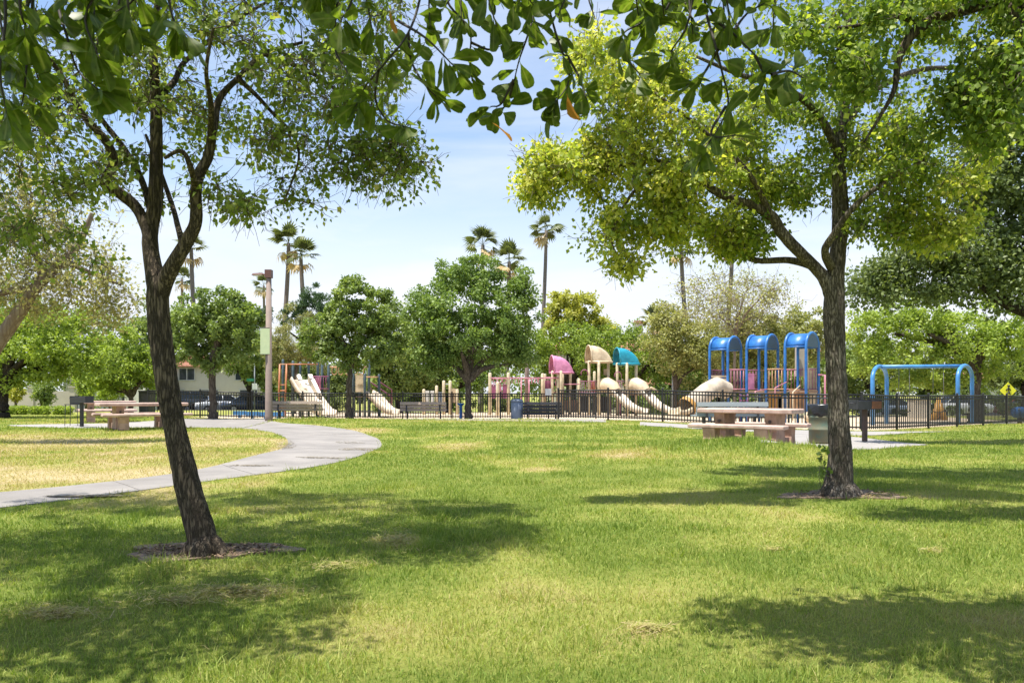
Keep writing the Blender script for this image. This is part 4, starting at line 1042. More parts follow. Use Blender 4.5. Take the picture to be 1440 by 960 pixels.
px_tree('street_tree', 'dark bushy tree at the far right beyond the swing set', 43.0, 1440, 545, [(1432, 525, 40, 34, 30), (1470, 500, 50, 50, 30)], 6000, 0.2, M['leaf_dark'], M['bark_dark'], 6, tw=9)
# left side
px_tree('oak_tree', 'low spreading oak with a dark forked trunk beside the garden wall', 35.0, 4, 545, [(40, 490, 100, 50, 60), (120, 500, 70, 44, 40), (-30, 470, 80, 60, 30), (90, 450, 70, 30, 24), (20, 530, 60, 20, 14)], 17000, 0.16, M['leaf_bright'], M['bark_dark'], 7, tw=15, nlimb=6)
px_tree('street_tree', 'small bright green tree left of the leaning trunk', 38.0, 184, 556, [(165, 500, 44, 44, 30), (195, 520, 34, 36, 20), (150, 530, 30, 24, 12)], 8000, 0.17, M['leaf_bright'], M['bark_far'], 8, tw=8)
px_tree('sycamore_tree', 'half-bare sycamore with a pale leaning trunk at the left edge', 17.5, 20, 450, [(60, 330, 110, 70, 60), (30, 400, 90, 50, 40), (130, 390, 70, 50, 34), (-40, 330, 80, 90, 30), (150, 440, 44, 26, 12), (20, 250, 80, 50, 20)], 7500, 0.095, M['leaf_tan'], M['bark_pale'], 9, tw=16, crad=0.42, twiggy=5, r_tip=0.004,
        base=GX(-85, 17.5), trunk_limbs=[[(-85, 625, 17), (-70, 590, 12), (-40, 540, 11), (0, 478, 10), (30, 435, 9), (52, 403, 8), (85, 370, 6.5), (110, 345, 5), (130, 300, 3)], [(48, 408, 6), (20, 408, 5), (-10, 415, 4), (-50, 410, 2)], [(60, 395, 5), (52, 360, 4), (40, 320, 3), (45, 270, 2)], [(90, 366, 4), (130, 385, 3), (170, 400, 2)]])
# trees beyond the playground
BG = 'trees beyond the playground'
px_tree('feathery_tree', 'feathery olive-yellow tree right of the lamp post', 47, 412, 540, [(412, 475, 40, 50, 36), (390, 505, 28, 40, 18), (442, 490, 26, 46, 18)], 14000, 0.16, M['leaf_tan'], M['bark_far'], 10, tw=6, group=BG, vmean=0.25, droop=1.2, wid=0.3)
px_tree('conifer_tree', 'dark blue-green conifer under the pair of palms', 66, 436, 500, [(438, 430, 30, 34, 26), (415, 445, 22, 22, 12), (372, 445, 10, 20, 8)], 6000, 0.3, M['leaf_conifer'], M['bark_dark'], 11, tw=7, group=BG, droop=-1.5, wid=0.25)
px_tree('green_tree', 'mid green tree filling the gap left of the round tree', 50, 560, 545, [(570, 490, 56, 50, 46), (605, 525, 48, 38, 26), (540, 525, 42, 40, 24), (552, 450, 26, 26, 12)], 14000, 0.22, M['leaf_mid'], M['bark_dark'], 12, tw=8, group=BG)
px_tree('green_tree', 'deep green tree behind the cream play panels', 52, 630, 555, [(640, 520, 70, 46, 44), (590, 545, 50, 26, 20)], 8000, 0.22, M['leaf_round'], M['bark_dark'], 13, tw=8, group=BG)
px_tree('golden_tree', 'tall yellow-green tree standing right of the round tree', 56, 805, 500, [(810, 440, 44, 36, 34), (845, 455, 24, 20, 10), (780, 440, 24, 34, 12), (790, 480, 40, 26, 14)], 8000, 0.24, M['leaf_yellow'], M['bark_far'], 14, tw=8, group=BG)
px_tree('green_tree', 'wide fresh green tree behind the pink playhouse roof', 54, 800, 540, [(800, 495, 60, 48, 46), (745, 505, 36, 52, 34), (840, 480, 40, 24, 16)], 9500, 0.2, M['leaf_bright'], M['bark_dark'], 15, tw=8, group=BG, vmean=0.2)
px_tree('green_tree', 'wide fresh green tree behind the teal playhouse roof', 55, 890, 545, [(880, 494, 66, 44, 52), (930, 505, 50, 44, 32), (850, 530, 40, 24, 12)], 10500, 0.2, M['leaf_bright'], M['bark_dark'], 16, tw=8, group=BG, vmean=0.15)
px_tree('grey_tree', 'sparse grey-olive tree left of the blue play towers', 50, 950, 545, [(950, 480, 50, 52, 50), (985, 500, 44, 46, 34), (930, 450, 26, 26, 12), (1000, 470, 30, 34, 14)], 13000, 0.18, M['leaf_olive'], M['bark_far'], 17, tw=7, group=BG, twiggy=2, vmean=0.6)
px_tree('grey_tree', 'olive tree behind the blue play towers', 48, 1070, 550, [(1080, 488, 84, 52, 70), (1130, 466, 54, 38, 34), (1020, 500, 46, 44, 30), (1060, 460, 50, 26, 18)], 21000, 0.18, M['leaf_olive'], M['bark_far'], 18, tw=8, group=BG, twiggy=1)
px_tree('green_tree', 'dark green tree low behind the blue play towers', 52, 1010, 550, [(1010, 525, 66, 40, 40), (1090, 540, 60, 26, 24), (1150, 520, 40, 40, 20)], 8500, 0.22, M['leaf_mid'], M['bark_dark'], 19, tw=8, group=BG)
px_tree('bare_tree', 'nearly leafless pale-barked tree above the blue play towers', 46, 1034, 470, [(1035, 420, 58, 56, 50), (980, 420, 46, 46, 24), (1085, 415, 40, 40, 18)], 3400, 0.15, M['leaf_olive'], M['bark_pale'], 20, tw=4.5, group=BG, twiggy=4, crad=0.9, vmean=0.7, r_tip=0.012)
px_tree('green_tree', 'dense green tree between the blue towers and the swings', 50, 1225, 550, [(1220, 510, 54, 50, 40), (1190, 540, 30, 30, 12), (1265, 530, 46, 34, 20)], 10000, 0.2, M['leaf_mid'], M['bark_dark'], 21, tw=8, group=BG)
px_tree('green_tree', 'tall green tree rising behind the left lawn', 56, 225, 540, [(225, 470, 40, 60, 30), (180, 490, 50, 50, 26), (130, 500, 50, 40, 22)], 9000, 0.24, M['leaf_mid'], M['bark_dark'], 22, tw=8, group=BG)
px_tree('green_tree', 'dull green tree behind the street sign', 58, 350, 545, [(350, 495, 46, 44, 34), (390, 520, 36, 36, 20)], 9000, 0.26, M['leaf_mid'], M['bark_dark'], 23, tw=7, group=BG)
px_tree('green_tree', 'shadowy tree behind the slide and ring rail', 55, 470, 550, [(470, 530, 46, 30, 24), (430, 540, 36, 26, 14), (520, 545, 30, 26, 12)], 6500, 0.24, M['leaf_dark'], M['bark_dark'], 24, tw=8, group=BG)
px_tree('green_tree', 'leafy tree at the far left behind the oak', 55, -20, 540, [(10, 440, 70, 50, 30), (70, 460, 60, 40, 24), (-60, 460, 70, 70, 20)], 8000, 0.25, M['leaf_mid'], M['bark_dark'], 25, tw=8, group=BG)
px_tree('green_tree', 'dark street tree behind the parked cars at the right', 56, 1300, 552, [(1300, 535, 44, 26, 22), (1350, 545, 30, 16, 9)], 5000, 0.24, M['leaf_dark'], M['bark_dark'], 26, tw=8, group=BG)

# far-off planting along the street that reads as one mass
def distant():
    rng = np.random.default_rng(90)
    cl = []
    for a, b_, n in ((-80, 245, 46), (392, 700, 60), (690, 1010, 60), (1000, 1500, 90)):
        px = rng.uniform(a, b_, n); top = 492 + 16 * np.sin(px * 0.05) + 10 * np.sin(px * 0.13)
        py = top + (566 - top) * rng.random(n)
        d = rng.uniform(66.8, 71, n)
        cl.append(np.stack([(px - 720) * d / F, d, H - (py - HZ) * d / F], -1))
    cl = np.vstack(cl)
    nl = 42000
    idx = rng.integers(0, len(cl), nl)
    v = rng.normal(0, 1, (nl, 3)); v /= np.linalg.norm(v, axis=1)[:, None]
    P = cl[idx] + v * (0.95 * rng.random(nl) ** 0.5)[:, None]
    P = P[P[:, 2] > -0.9]
    LV, LF = leaves_np(rng, P, 0.27, 0.3, 0.6, 0.75)
    cv = rng.normal(0.4, 0.2, len(cl))
    var = np.clip(rng.normal(0.4, 0.2, len(P)), 0, 1)
    tag(link('distant_foliage', np_mesh('distant_foliage', LV, LF, False, np.r_[var, var], [M['leaf_mid']])), kind='stuff')
distant()

# shrubs and hedges
def bush(label, px, py0, py1, rx, d, m, seed, name='shrub', cat='shrub', n=2600, ls=0.13):
    b = GX(px, d); s = d / F
    cy = (py0 + py1) / 2; ry = (py1 - py0) / 2
    rng = np.random.default_rng(seed)
    root = thing(name, label, cat, b)
    c = W(px, cy, d)
    cl = ellipsoid_pts(rng, c, (rx * s, min(rx, 40) * s * 0.7, ry * s), 26, 1.0)
    mb = MB()
    for k in range(5):
        e = Vector(cl[k]); mb.tube([b, (b + e) / 2 + Vector((0, 0, .1)), e], [0.03, 0.02, 0.01], 5)
    mb.build('stem', M['twig'], root, True, kind='stuff')
    idx = rng.integers(0, len(cl), n)
    v = rng.normal(0, 1, (n, 3)); v /= np.linalg.norm(v, axis=1)[:, None]
    P = cl[idx] + v * (min(rx, ry) * s * 0.42 * rng.random(n) ** 0.5)[:, None]
    P = P[P[:, 2] > Tz(b.x, b.y)]
    LV, LF = leaves_np(rng, P, ls, -0.5, 0.5, 0.6)
    var = np.clip(rng.normal(0.5, 0.2, len(P)), 0, 1)
    tag(link('foliage', np_mesh('foliage', LV - np.array(b), LF, False, np.r_[var, var], [m]), root), kind='stuff')
bush('upright fountain-shaped shrub in front of the garden wall', 60, 530, 572, 16, 42, M['leaf_mid'], 1)
bush('pale green shrub rising over the garden wall pier', 122, 522, 568, 22, 44, M['leaf_bright'], 2)
bush('yellow-green shrub right of the wall pier', 157, 528, 568, 16, 43, M['leaf_bright'], 3)
bush('yellowish shrub beside the oak trunk at the left', 22, 535, 566, 12, 42, M['leaf_yellow'], 4)
bush('dark shrub mass behind the slide', 470, 545, 585, 34, 50, M['leaf_dark'], 5)  # dark-leaved shrubs from here on, added to give dark shade behind the pickets
bush('dark shrubs behind the cream play panels', 560, 552, 585, 46, 53, M['leaf_dark'], 6, n=3200)
bush('dark shrubs behind the monkey bars', 720, 548, 584, 60, 53, M['leaf_dark'], 7, n=3800)
bush('shadowed shrubs under the teal playhouse', 850, 552, 584, 60, 54, M['leaf_dark'], 8, n=3800)
bush('shadowed shrubs left of the tube slide', 945, 556, 584, 40, 53, M['leaf_dark'], 9, n=3000)
bush('dark shrubs seen below the blue decks', 1080, 550, 588, 70, 53, M['leaf_dark'], 10, n=4200)
bush('dark shrubs behind the left swing post', 1210, 548, 586, 46, 50, M['leaf_dark'], 11, n=3400)
bush('dark shrubs behind the swing seats', 1300, 568, 586, 60, 50, M['leaf_dark'], 12, n=3400)
bush('dark shrubs at the right end of the fence', 1412, 556, 582, 36, 48, M['leaf_dark'], 13, n=3000)
HEDGE = 'clipped hedges along the garden wall'
for k, (px, w, lab) in enumerate(((5, 26, 'clipped hedge at the foot of the oak'), (28, 20, 'clipped hedge left of the fountain-shaped shrub'), (56, 26, 'clipped hedge below the fountain-shaped shrub'), (88, 24, 'clipped hedge below the wall pier'))):
    rng = np.random.default_rng(60 + k)
    d = 40.5; s = d / F; b = GX(px, d)
    h = 0.42
    P = rng.uniform(-1, 1, (1500, 3)) * np.array([w * s / 2, 0.3, h / 2]) + np.array([b.x, b.y, b.z + h / 2])
    LV, LF = leaves_np(rng, P, 0.09, -0.5, 0.8, 0.7)
    o = thing('hedge', lab, 'hedge', b, 0, HEDGE)
    var = rng.random(1500)
    tag(link('foliage', np_mesh('foliage', LV - np.array(b), LF, False, np.r_[var, var], [M['leaf_bright']]), o), kind='stuff')

# palms: every frond an object
def frond_mesh(m, n=11, L=1.0):
    V, Fc = [(0, -0.012, 0), (0, 0.012, 0), (0.5 * L, 0.01, 0.06), (0.5 * L, -0.01, 0.06)], [(0, 1, 2, 3)]
    for k in range(n):
        a = R(-78 + 156 * k / (n - 1))
        l = L * (0.62 - 0.16 * abs(a)) ; w = 0.055
        c = Vector((0.48 * L, 0, 0.06)); dv = Vector((math.cos(a), math.sin(a), 0)); sv = Vector((-dv.y, dv.x, 0))
        i = len(V)
        V += [c, c + dv * l * .55 + sv * w + Vector((0, 0, .02)), c + dv * l * .55 - sv * w, c + dv * l + Vector((0, 0, -0.24 * l))]
        Fc += [(i, i + 2, i + 1), (i + 1, i + 2, i + 3)]
    me = bpy.data.meshes.new('frond'); me.from_pydata([tuple(v) for v in V], [], Fc)
    a = me.attributes.new('var', 'FLOAT', 'FACE'); a.data.foreach_set('value', np.random.default_rng(2).random(len(Fc)).astype(np.float32))
    me.materials.append(m); me.update()
    return me
FR, FRD = frond_mesh(M['palm']), frond_mesh(M['palm_dead'], 8)
def palm(label, px, py, d, size_px, bpx=None, seed=0, nf=26, tw=7):
    rng = np.random.default_rng(seed)
    top = W(px, py, d); b = GX(bpx or px, d); s = d / F
    root = thing('palm_tree', label, 'palm tree', b, 0, 'fan palms above the tree line')
    mb = MB()
    mid1 = b * 0.6 + top * 0.4 + Vector(((b.x - top.x) * 0.25, 0, 0))
    P, r = smooth_path([b, mid1, b * 0.2 + top * 0.8, top], np.array([1.3, 1.0, 0.85, 0.7]) * tw * s / 2, 6)
    mb.tube(P, list(r), 9)
    mb.build('trunk', M['palm_trunk'], root, True)
    for k in range(nf):
        dead = k > nf * 0.74
        el = rng.uniform(-65, -30) if dead else rng.uniform(-28, 85)
        az = rng.uniform(0, 360)
        o = link('frond', FRD if dead else FR, root, top - b - Vector((0, 0, 0.25 if dead else 0)))
        o.rotation_euler = (R(rng.normal(0, 22)), R(-el), R(az))
        o.scale = (size_px * s * rng.uniform(0.82, 1.12),) * 3
palm('tall fan palm, right one of the pair above the lamp post', 423, 360, 78, 28, 434, 1)
palm('tall fan palm, left and taller one of the pair above the lamp post', 406, 342, 80, 28, 398, 2)
palm('small distant fan palm left of the lamp head', 371, 402, 110, 18, 373, 3, 20, 4)
palm('fan palm half hidden behind the leaning trunk fork', 269, 350, 72, 26, 276, 4)
palm('short fan palm right of the leaning trunk', 256, 392, 85, 20, 258, 5, 22, 5)
palm('broad fan palm behind the round tree', 679, 345, 80, 29, 676, 6)
palm('lower fan palm at the right shoulder of the round tree', 716, 368, 84, 29, 712, 7)
palm('slender fan palm with a curved trunk right of the round tree', 768, 324, 74, 27, 762, 8, 26, 6)
palm('fan palm hidden in the shade tree crown, bare trunk below', 958, 350, 68, 26, 968, 9, 22, 7)
palm('fan palm behind the bare pale tree', 1030, 345, 72, 26, 1020, 10, 22, 7)
palm('low drooping palm beside the roof chimney', 920, 452, 80, 26, 925, 11, 20, 6)

# ------------------------------------------------------------------ fences
def fence(label, P0, P1, hgt=1.25, pitch=0.118, bay=2.4, name='iron_fence'):
    P0, P1 = Vector(P0[:2]), Vector(P1[:2])
    L = (P1 - P0).length; u = (P1 - P0) / L
    g = lambda t: Vector((P0.x + u.x * t, P0.y + u.y * t, Tz(P0.x + u.x * t, P0.y + u.y * t)))
    root = thing(name, label, 'fence', g(0), 0, 'black iron fences round the playground')
    a = math.atan2(u.y, u.x)
    rz = Matrix.Rotation(a, 3, 'Z')
    pk = MB().box((0, 0, hgt * 0.5 - 0.02), (0.030, 0.030, hgt - 0.12), (0, 0, a)).mesh('picket', M['black_iron'])
    ps = MB().box((0, 0, hgt / 2 + 0.02), (0.06, 0.06, hgt + 0.08), (0, 0, a)).box((0, 0, hgt + 0.075), (0.075, 0.075, 0.03), (0, 0, a), 0.6).mesh('post', M['black_iron'])
    nb = max(1, round(L / bay)); bl = L / nb
    for k in range(nb + 1):
        link('post', ps, root, g(k * bl) - g(0))
    for k in range(nb):
        A, B = g(k * bl), g((k + 1) * bl)
        for z in (0.14, hgt - 0.14, hgt - 0.02):
            MB().tube([A + Vector((0, 0, z)) - g(0), B + Vector((0, 0, z)) - g(0)], 0.027, 4).build('rail', M['black_iron'], root)
    n = int(L / pitch)
    for k in range(n):
        t = (k + 0.5) * L / n
        link('picket', pk, root, g(t) - g(0) + Vector((0, 0, 0.04)))
fx = lambda px, d: ((px - 720) * d / F, d)
fence('black iron fence behind the two wooden benches at the left', fx(208, 36.0), fx(838, 38.0))
fence('black iron fence behind the right picnic table', fx(785, 33.3), fx(1212, 26.2))
fence('black iron fence in front of the blue swing set', fx(1212, 26.2), fx(1500, 38.0), pitch=0.14)

# ------------------------------------------------------------------ lamp post
b = GX(378, 31.2); d = 31.2; s = d / F
lp = thing('lamp_post', 'tall brown lamp post with a pale green banner beside the footpath', 'lamp post', b)
topz = W(378, 388, d).z - b.z
MB().lathe((0, 0, -0.1), [(0.155, 0), (0.155, 0.3), (0.145, 0.35), (0.105, topz)], 12).build('pole', M['lamp_post'], lp)
MB().box((0.0, 0, topz + 0.08), (0.26, 0.26, 0.32)).build('cap', M['lamp_head'], lp)
hd = MB().tube([(-0.13, 0, topz + 0.05), (-0.24, 0, topz + 0.06)], 0.035, 8).box((-0.42, 0, topz + 0.07), (0.46, 0.30, 0.07), (0, R(-4), 0), 0.8).build('lamp_head', M['lamp_head'], lp)
MB().box((-0.42, 0, topz + 0.024), (0.30, 0.2, 0.014), (0, R(-4), 0)).build('lens', M['sign_white'], hd)
z0, z1 = W(0, 498, d).z - b.z, W(0, 462, d).z - b.z
MB().box((-0.10, -0.16, (z0 + z1) / 2), (0.37, 0.02, z1 - z0)).build('banner', M['banner'], lp)
for z in (z0 - .012, z1 + .012): MB().tube([(0.08, -0.16, z), (-0.30, -0.16, z)], 0.014, 6).build('banner_arm', M['dark_steel'], lp)

# ------------------------------------------------------------------ benches
def bench(label, px, d, width, mslat, yaw=0, hgt=0.80, nback=3, name='bench', legm=None, seat_off=0.5):
    """slatted bench seen from behind (local -y is the back)"""
    b = GX(px, d)
    root = thing(name, label, 'bench', b, yaw, 'benches facing the playground')
    legm = legm or M['dark_steel']
    for k in range(nback):
        z = hgt - 0.07 - k * 0.148; y = -0.24 + 0.05 * k
        MB().plank((0, y, z), (width, 0.04, 0.132), (R(-14), 0, 0)).build('slat', mslat, root)
    for k in range(4):
        MB().plank((0, -0.09 + 0.125 * k, 0.43), (width, 0.112, 0.04)).build('slat', mslat, root)
    for sx in (-1, 1):
        x = sx * width * 0.36
        MB().box((x, 0.02, 0.2), (0.07, 0.10, 0.42)).box((x, 0.10, 0.395), (0.06, 0.5, 0.035)).box((x, -0.255 + 0.04, 0.585), (0.06, 0.03, 0.44), (R(-14), 0, 0)).box((x, 0.02, 0.012), (0.12, 0.22, 0.024)).build('leg', legm, root)
    return root
bench('weathered wooden bench right behind the lamp post', 419, 34.6, 2.25, M['wood_bench'], R(2))
bench('weathered wooden bench left of the round tree', 596, 35.6, 2.1, M['wood_bench'], R(-2))
bench('grey slatted bench behind the right picnic table', 1026, 23.6, 2.2, M['grey_bench'], R(6), hgt=0.84)
bench('long black slatted bench beside the blue-grey bin', 762, 35.2, 1.75, M['dark_steel'], R(3), hgt=0.78, nback=4)

# ------------------------------------------------------------------ picnic tables
def picnic_table(label, b, yaw, L=2.35):
    root = thing('picnic_table', label, 'picnic table', b, yaw, 'pink concrete picnic tables')
    def slab(cx, cy, z, l, w, t):
        m = MB()
        bv = 0.02
        rings = []
        for zz, ins in ((z - t / 2, bv), (z - t / 2 + bv, 0), (z + t / 2 - bv, 0), (z + t / 2, bv)):
            x, y = l / 2 - ins, w / 2 - ins
            rings.append([Vector((cx + a * x, cy + c * y, zz)) for a, c in ((-1, -1), (1, -1), (1, 1), (-1, 1))])
        return m.loft(rings, True, False, True)
    slab(0, 0, 0.735, L, 0.80, 0.10).build('tabletop', M['pink_conc'], root)
    for sy in (-1, 1): slab(0.0, sy * 0.72, 0.425, L, 0.30, 0.085).build('seat', M['pink_conc'], root)
    for sx in (-1, 1):
        x = sx * L * 0.27
        m = MB()
        # tapered pedestal with side feet under the seats
        for z0, z1, w0, w1 in ((0.0, 0.30, 0.62, 0.46), (0.30, 0.685, 0.46, 0.66)):
            m.loft([[Vector((x + a * 0.11, c * w0 / 2, z0)) for a, c in ((-1, -1), (1, -1), (1, 1), (-1, 1))], [Vector((x + a * 0.11, c * w1 / 2, z1)) for a, c in ((-1, -1), (1, -1), (1, 1), (-1, 1))]], True, False, True)
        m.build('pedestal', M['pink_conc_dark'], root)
        for sy in (-1, 1):
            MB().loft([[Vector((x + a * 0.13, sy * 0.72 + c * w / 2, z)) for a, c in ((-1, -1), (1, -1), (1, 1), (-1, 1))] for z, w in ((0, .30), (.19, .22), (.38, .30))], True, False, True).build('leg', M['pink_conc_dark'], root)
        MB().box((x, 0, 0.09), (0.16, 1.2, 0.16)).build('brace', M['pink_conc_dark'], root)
        if True:
            MB().tube([(x, -0.336, 0.52), (x, -0.318, 0.52)], 0.035, 10).build('bolt', M['rust_post'], root)
cR = G(1060, 628)
picnic_table('pink concrete picnic table on the right beside the green barrel', Vector((5.03, 16.55, Tz(5.03, 16.55) + 0.02)), R(-38), 2.02)
picnic_table('pink concrete picnic table on the left behind the leaning trunk', Vector(((200 - 720) * 24.0 / F, 24.0, 0.03)), R(38), 2.5)
picnic_table('pink concrete picnic table farthest left, mostly hidden behind the grill', Vector(((150 - 720) * 30 / F, 30.0, 0.03)), R(30), 2.0)

# ------------------------------------------------------------------ grills, barrel, bin, fountain
def grill(label, px, d, yaw, rusty, hgt=0.92):
    b = GX(px, d); b.z += 0.03
    root = thing('park_grill', label, 'grill', b, yaw, 'pedestal charcoal grills')
    MB().box((0, 0, (hgt - .2) / 2), (0.085, 0.085, hgt - 0.2)).build('post', M['rust_post'] if rusty else M['dark_steel'], root)
    m = MB()
    w, dp, h, z = 0.56, 0.40, 0.20, hgt - 0.21
    m.box((0, 0, z + .008), (w, dp, 0.016)).box((-w / 2 + .008, 0, z + h / 2 + .016), (0.016, dp, h)).box((w / 2 - .008, 0, z + h / 2 + .016), (0.016, dp, h)).box((0, dp / 2 - .008, z + h / 2 + .016), (w - .034, 0.016, h)).box((0, -dp / 2 + .008, z + h * .42 + .016), (w - .034, 0.016, h * .82))
    m.build('firebox', M['grill'], root)
    g = MB()
    for k in range(9): g.tube([(-w / 2 + .02, -dp / 2 + .05 + k * .04, z + h - .02), (w / 2 - .02, -dp / 2 + .05 + k * .04, z + h - .02)], 0.006, 5)
    g.build('grate', M['dark_steel'], root, kind='stuff')
    if rusty:
        MB().box((w * .28, -dp / 2 - .006, z + h * .42 + .016), (w * .40, 0.012, h * .82)).build('rusty_panel', M['rust'], root)
    MB().tube([(-w / 2, -.1, z + h * .7), (-w / 2 - .09, -.1, z + h * .7), (-w / 2 - .09, .1, z + h * .7), (-w / 2, .1, z + h * .7)], 0.009, 6).build('handle', M['grill'], root)
grill('charcoal grill with a rusty face on a post, right of the right trunk', 1216, 17.4, R(8), True)
grill('black charcoal grill on a post at the end of the left pad', 115, 25.3, R(-10), False, 0.98)
b = GX(1157, 17.1); b.z += 0.03
tb = thing('trash_barrel', 'worn green trash barrel lined with a black bag behind the right trunk', 'trash can', b)
r0 = 0.29
prof = [(r0 * .97, 0), (r0, 0.02), (r0, 0.26), (r0 + .013, 0.275), (r0 + .013, 0.30), (r0, 0.315), (r0, 0.53), (r0 + .013, 0.545), (r0 + .013, 0.57), (r0, 0.585), (r0, 0.80), (r0 + .01, 0.81)]
MB().lathe((0, 0, 0), prof, 32).build('drum', M['barrel'], tb)
rngb = np.random.default_rng(8)
rings = []
for k, (rr, z) in enumerate([(r0 - .02, 0.60), (r0 + .015, 0.585), (r0 + .022, 0.64), (r0 + .018, 0.72), (r0 + .022, 0.80), (r0 + .01, 0.835), (r0 - .03, 0.83), (r0 - .06, 0.70)]):
    rings.append([Vector(((rr + (0.012 * math.sin(j * 1.9 + k) + rngb.normal(0, .004)) * (1 if 0 < k < 6 else 0)) * math.cos(2 * math.pi * j / 40), (rr + (0.012 * math.sin(j * 1.9 + k)) * (1 if 0 < k < 6 else 0)) * math.sin(2 * math.pi * j / 40), z + (0.025 * math.sin(j * 0.9) if k in (1,) else 0))) for j in range(40)])
MB().loft(rings, True, True).build('bag', M['bag'], tb)
b = GX(727, 35.4)
gb = thing('litter_bin', 'blue-grey litter bin at the end of the black bench', 'trash can', b)
MB().lathe((0, 0, 0), [(0.24, 0), (0.27, 0.05), (0.28, 0.4), (0.27, 0.8)], 18).build('body', M['grey_bin'], gb)
MB().lathe((0, 0, 0.8), [(0.29, 0), (0.29, 0.05), (0.2, 0.10), (0.05, 0.13)], 18).build('lid', M['grey_bin'], gb)
b = GX(648, 36.2)
fo = thing('drinking_fountain', 'small blue drinking fountain left of the round tree trunk', 'drinking fountain', b)
MB().lathe((0, 0, 0), [(0.10, 0), (0.075, 0.04), (0.07, 0.62), (0.09, 0.66)], 12).build('pedestal', M['blue'], fo)
MB().lathe((0, 0, 0.66), [(0.09, 0), (0.17, 0.05), (0.17, 0.09), (0.14, 0.085), (0.05, 0.05)], 14).build('bowl', M['blue'], fo)
b = GX(104, 26.4)
ch = thing('grill_stand', 'spindly black wire stand at the left of the left grill', 'stand', b)
for sx in (-1, 1):
    for sy in (-1, 1): MB().tube([(sx * .22, sy * .16, 0), (sx * .2, sy * .15, 0.72)], 0.012, 6).build('leg', M['dark_steel'], ch)
mw = MB().box((0, 0, 0.73), (0.46, 0.36, 0.02)).box((0, 0.17, 0.83), (0.46, 0.015, 0.2))
mw.build('tray', M['dark_steel'], ch)
# tall dark bin and white utility panel by the far left
b = GX(207, 40)
db = thing('wheeled_bin', 'dark grey upright bin between the white fence panels', 'bin', b)
MB().box((0, 0, 0.62), (0.55, 0.6, 1.14), None, 1.06).build('body', M['grill'], db)
MB().box((0, 0, 1.22), (0.62, 0.66, 0.06)).build('lid', M['grill'], db)
for sx in (-1, 1): MB().tube([(sx * .22, -.26, .09), (sx * .28, -.26, .09)], .09, 12).build('wheel', M['tyre'], db)

# sign on the fence, street signs
b = GX(771, 37.3)
sg = thing('notice_sign', 'small white notice sign fixed to the fence by the black bench', 'sign', b)
MB().box((0, -0.03, W(0, 551, 37.3).z - b.z), (0.30, 0.012, 0.32)).build('panel', M['sign_white'], sg)
for sx in (-1, 1): MB().tube([(sx * .1, -0.02, W(0, 551, 37.3).z - b.z - 0.12), (sx * .1, 0.12, W(0, 551, 37.3).z - b.z - 0.12)], 0.01, 5).build('bracket', M['dark_steel'], sg)
b = GX(358, 56.5)
ss = thing('street_sign', 'grey pole with a green street name blade and a white sign at the left', 'sign', b)
MB().lathe((0, 0, 0), [(0.05, 0), (0.045, W(0, 498, 56.5).z - b.z)], 8).build('pole', M['galv'], ss)
MB().box((-0.28, -0.05, W(0, 534, 56.5).z - b.z), (0.55, 0.015, 0.2)).build('name_blade', M['sign_green'], ss)
MB().box((0.02, -0.07, W(0, 543, 56.5).z - b.z), (0.36, 0.015, 0.42)).build('panel', M['sign_white'], ss)
b = GX(1417, 41.5)
ys = thing('pedestrian_sign', 'yellow diamond pedestrian crossing sign at the right edge', 'sign', b)
zc = W(0, 549, 41.5).z - b.z
MB().lathe((0, 0, 0), [(0.04, 0), (0.035, zc + .3)], 8).build('pole', M['galv'], ys)
r_ = 0.44
MB().prism([(-r_, -.05, zc), (0, -.05, zc - r_), (r_, -.05, zc), (0, -.05, zc + r_)], (0, 0.015, 0)).build('panel', M['sign_yellow'], ys)
fg = MB().lathe((0.02, -.062, zc + .2), [(0.05, 0), (0.07, .05), (0.05, .1)], 10)
for p in ([(0, zc + .18), (0.03, zc - .05)], [(0.03, zc - .05), (0.10, zc - .22)], [(0.03, zc - .05), (-0.07, zc - .22)], [(0, zc + .14), (-.12, zc)], [(0, zc + .14), (.13, zc + .02)]):
    fg.tube([(x, -.062, z) for x, z in p], 0.032, 6)
fg.build('walking_figure', M['black_iron'], ys)
b = GX(946, 50)
gp_ = thing('utility_pole', 'thin grey light pole left of the tube slide', 'pole', b)
MB().lathe((0, 0, 0), [(0.075, 0), (0.05, W(0, 497, 50).z - b.z)], 8).build('shaft', M['galv'], gp_)
MB().box((0, 0, 0.03), (0.3, 0.3, 0.06)).build('foot_plate', M['galv'], gp_)
b = GX(741, 48)
wp = thing('timber_pole', 'brown timber pole rising behind the monkey bars', 'pole', b)
MB().lathe((0, 0, 0), [(0.15, 0), (0.12, W(0, 500, 48).z - b.z), (0.05, W(0, 499, 48).z - b.z + .05)], 10).build('shaft', M['lamp_post'], wp)
MB().box((0, 0, 0.05), (0.42, 0.42, 0.1)).build('footing', M['pad'], wp)

# ------------------------------------------------------------------ playground
def bar(root, pts, r, m, name='rail', n=8): return MB().tube(pts, r, n).build(name, m, root, True)
def post(root, x, y, ztop, r, m, cap=None):
    z = Tz(x, y)
    o = MB().lathe((x, y, z), [(r, -0.05), (r, ztop - z), (r * .6, ztop - z + r * .5), (0.002, ztop - z + r * .6)], 10).build('post', m, root, True)
    return o
def barrier(root, A, B, z0, z1, m, pitch=0.13, r=0.014, name='railing'):
    """guard rail with uprights, one welded panel"""
    A, B = Vector(A), Vector(B)
    L = (B - A).length; n = max(2, int(L / pitch))
    g = MB()
    for z in (z0 + .06, z1): g.tube([(A.x, A.y, z), (B.x, B.y, z)], r * 1.5, 6)
    for k in range(1, n):
        p = A.lerp(B, k / n); g.tube([(p.x, p.y, z0 + .05), (p.x, p.y, z1)], r, 5)
    return g.build(name, m, root, True)
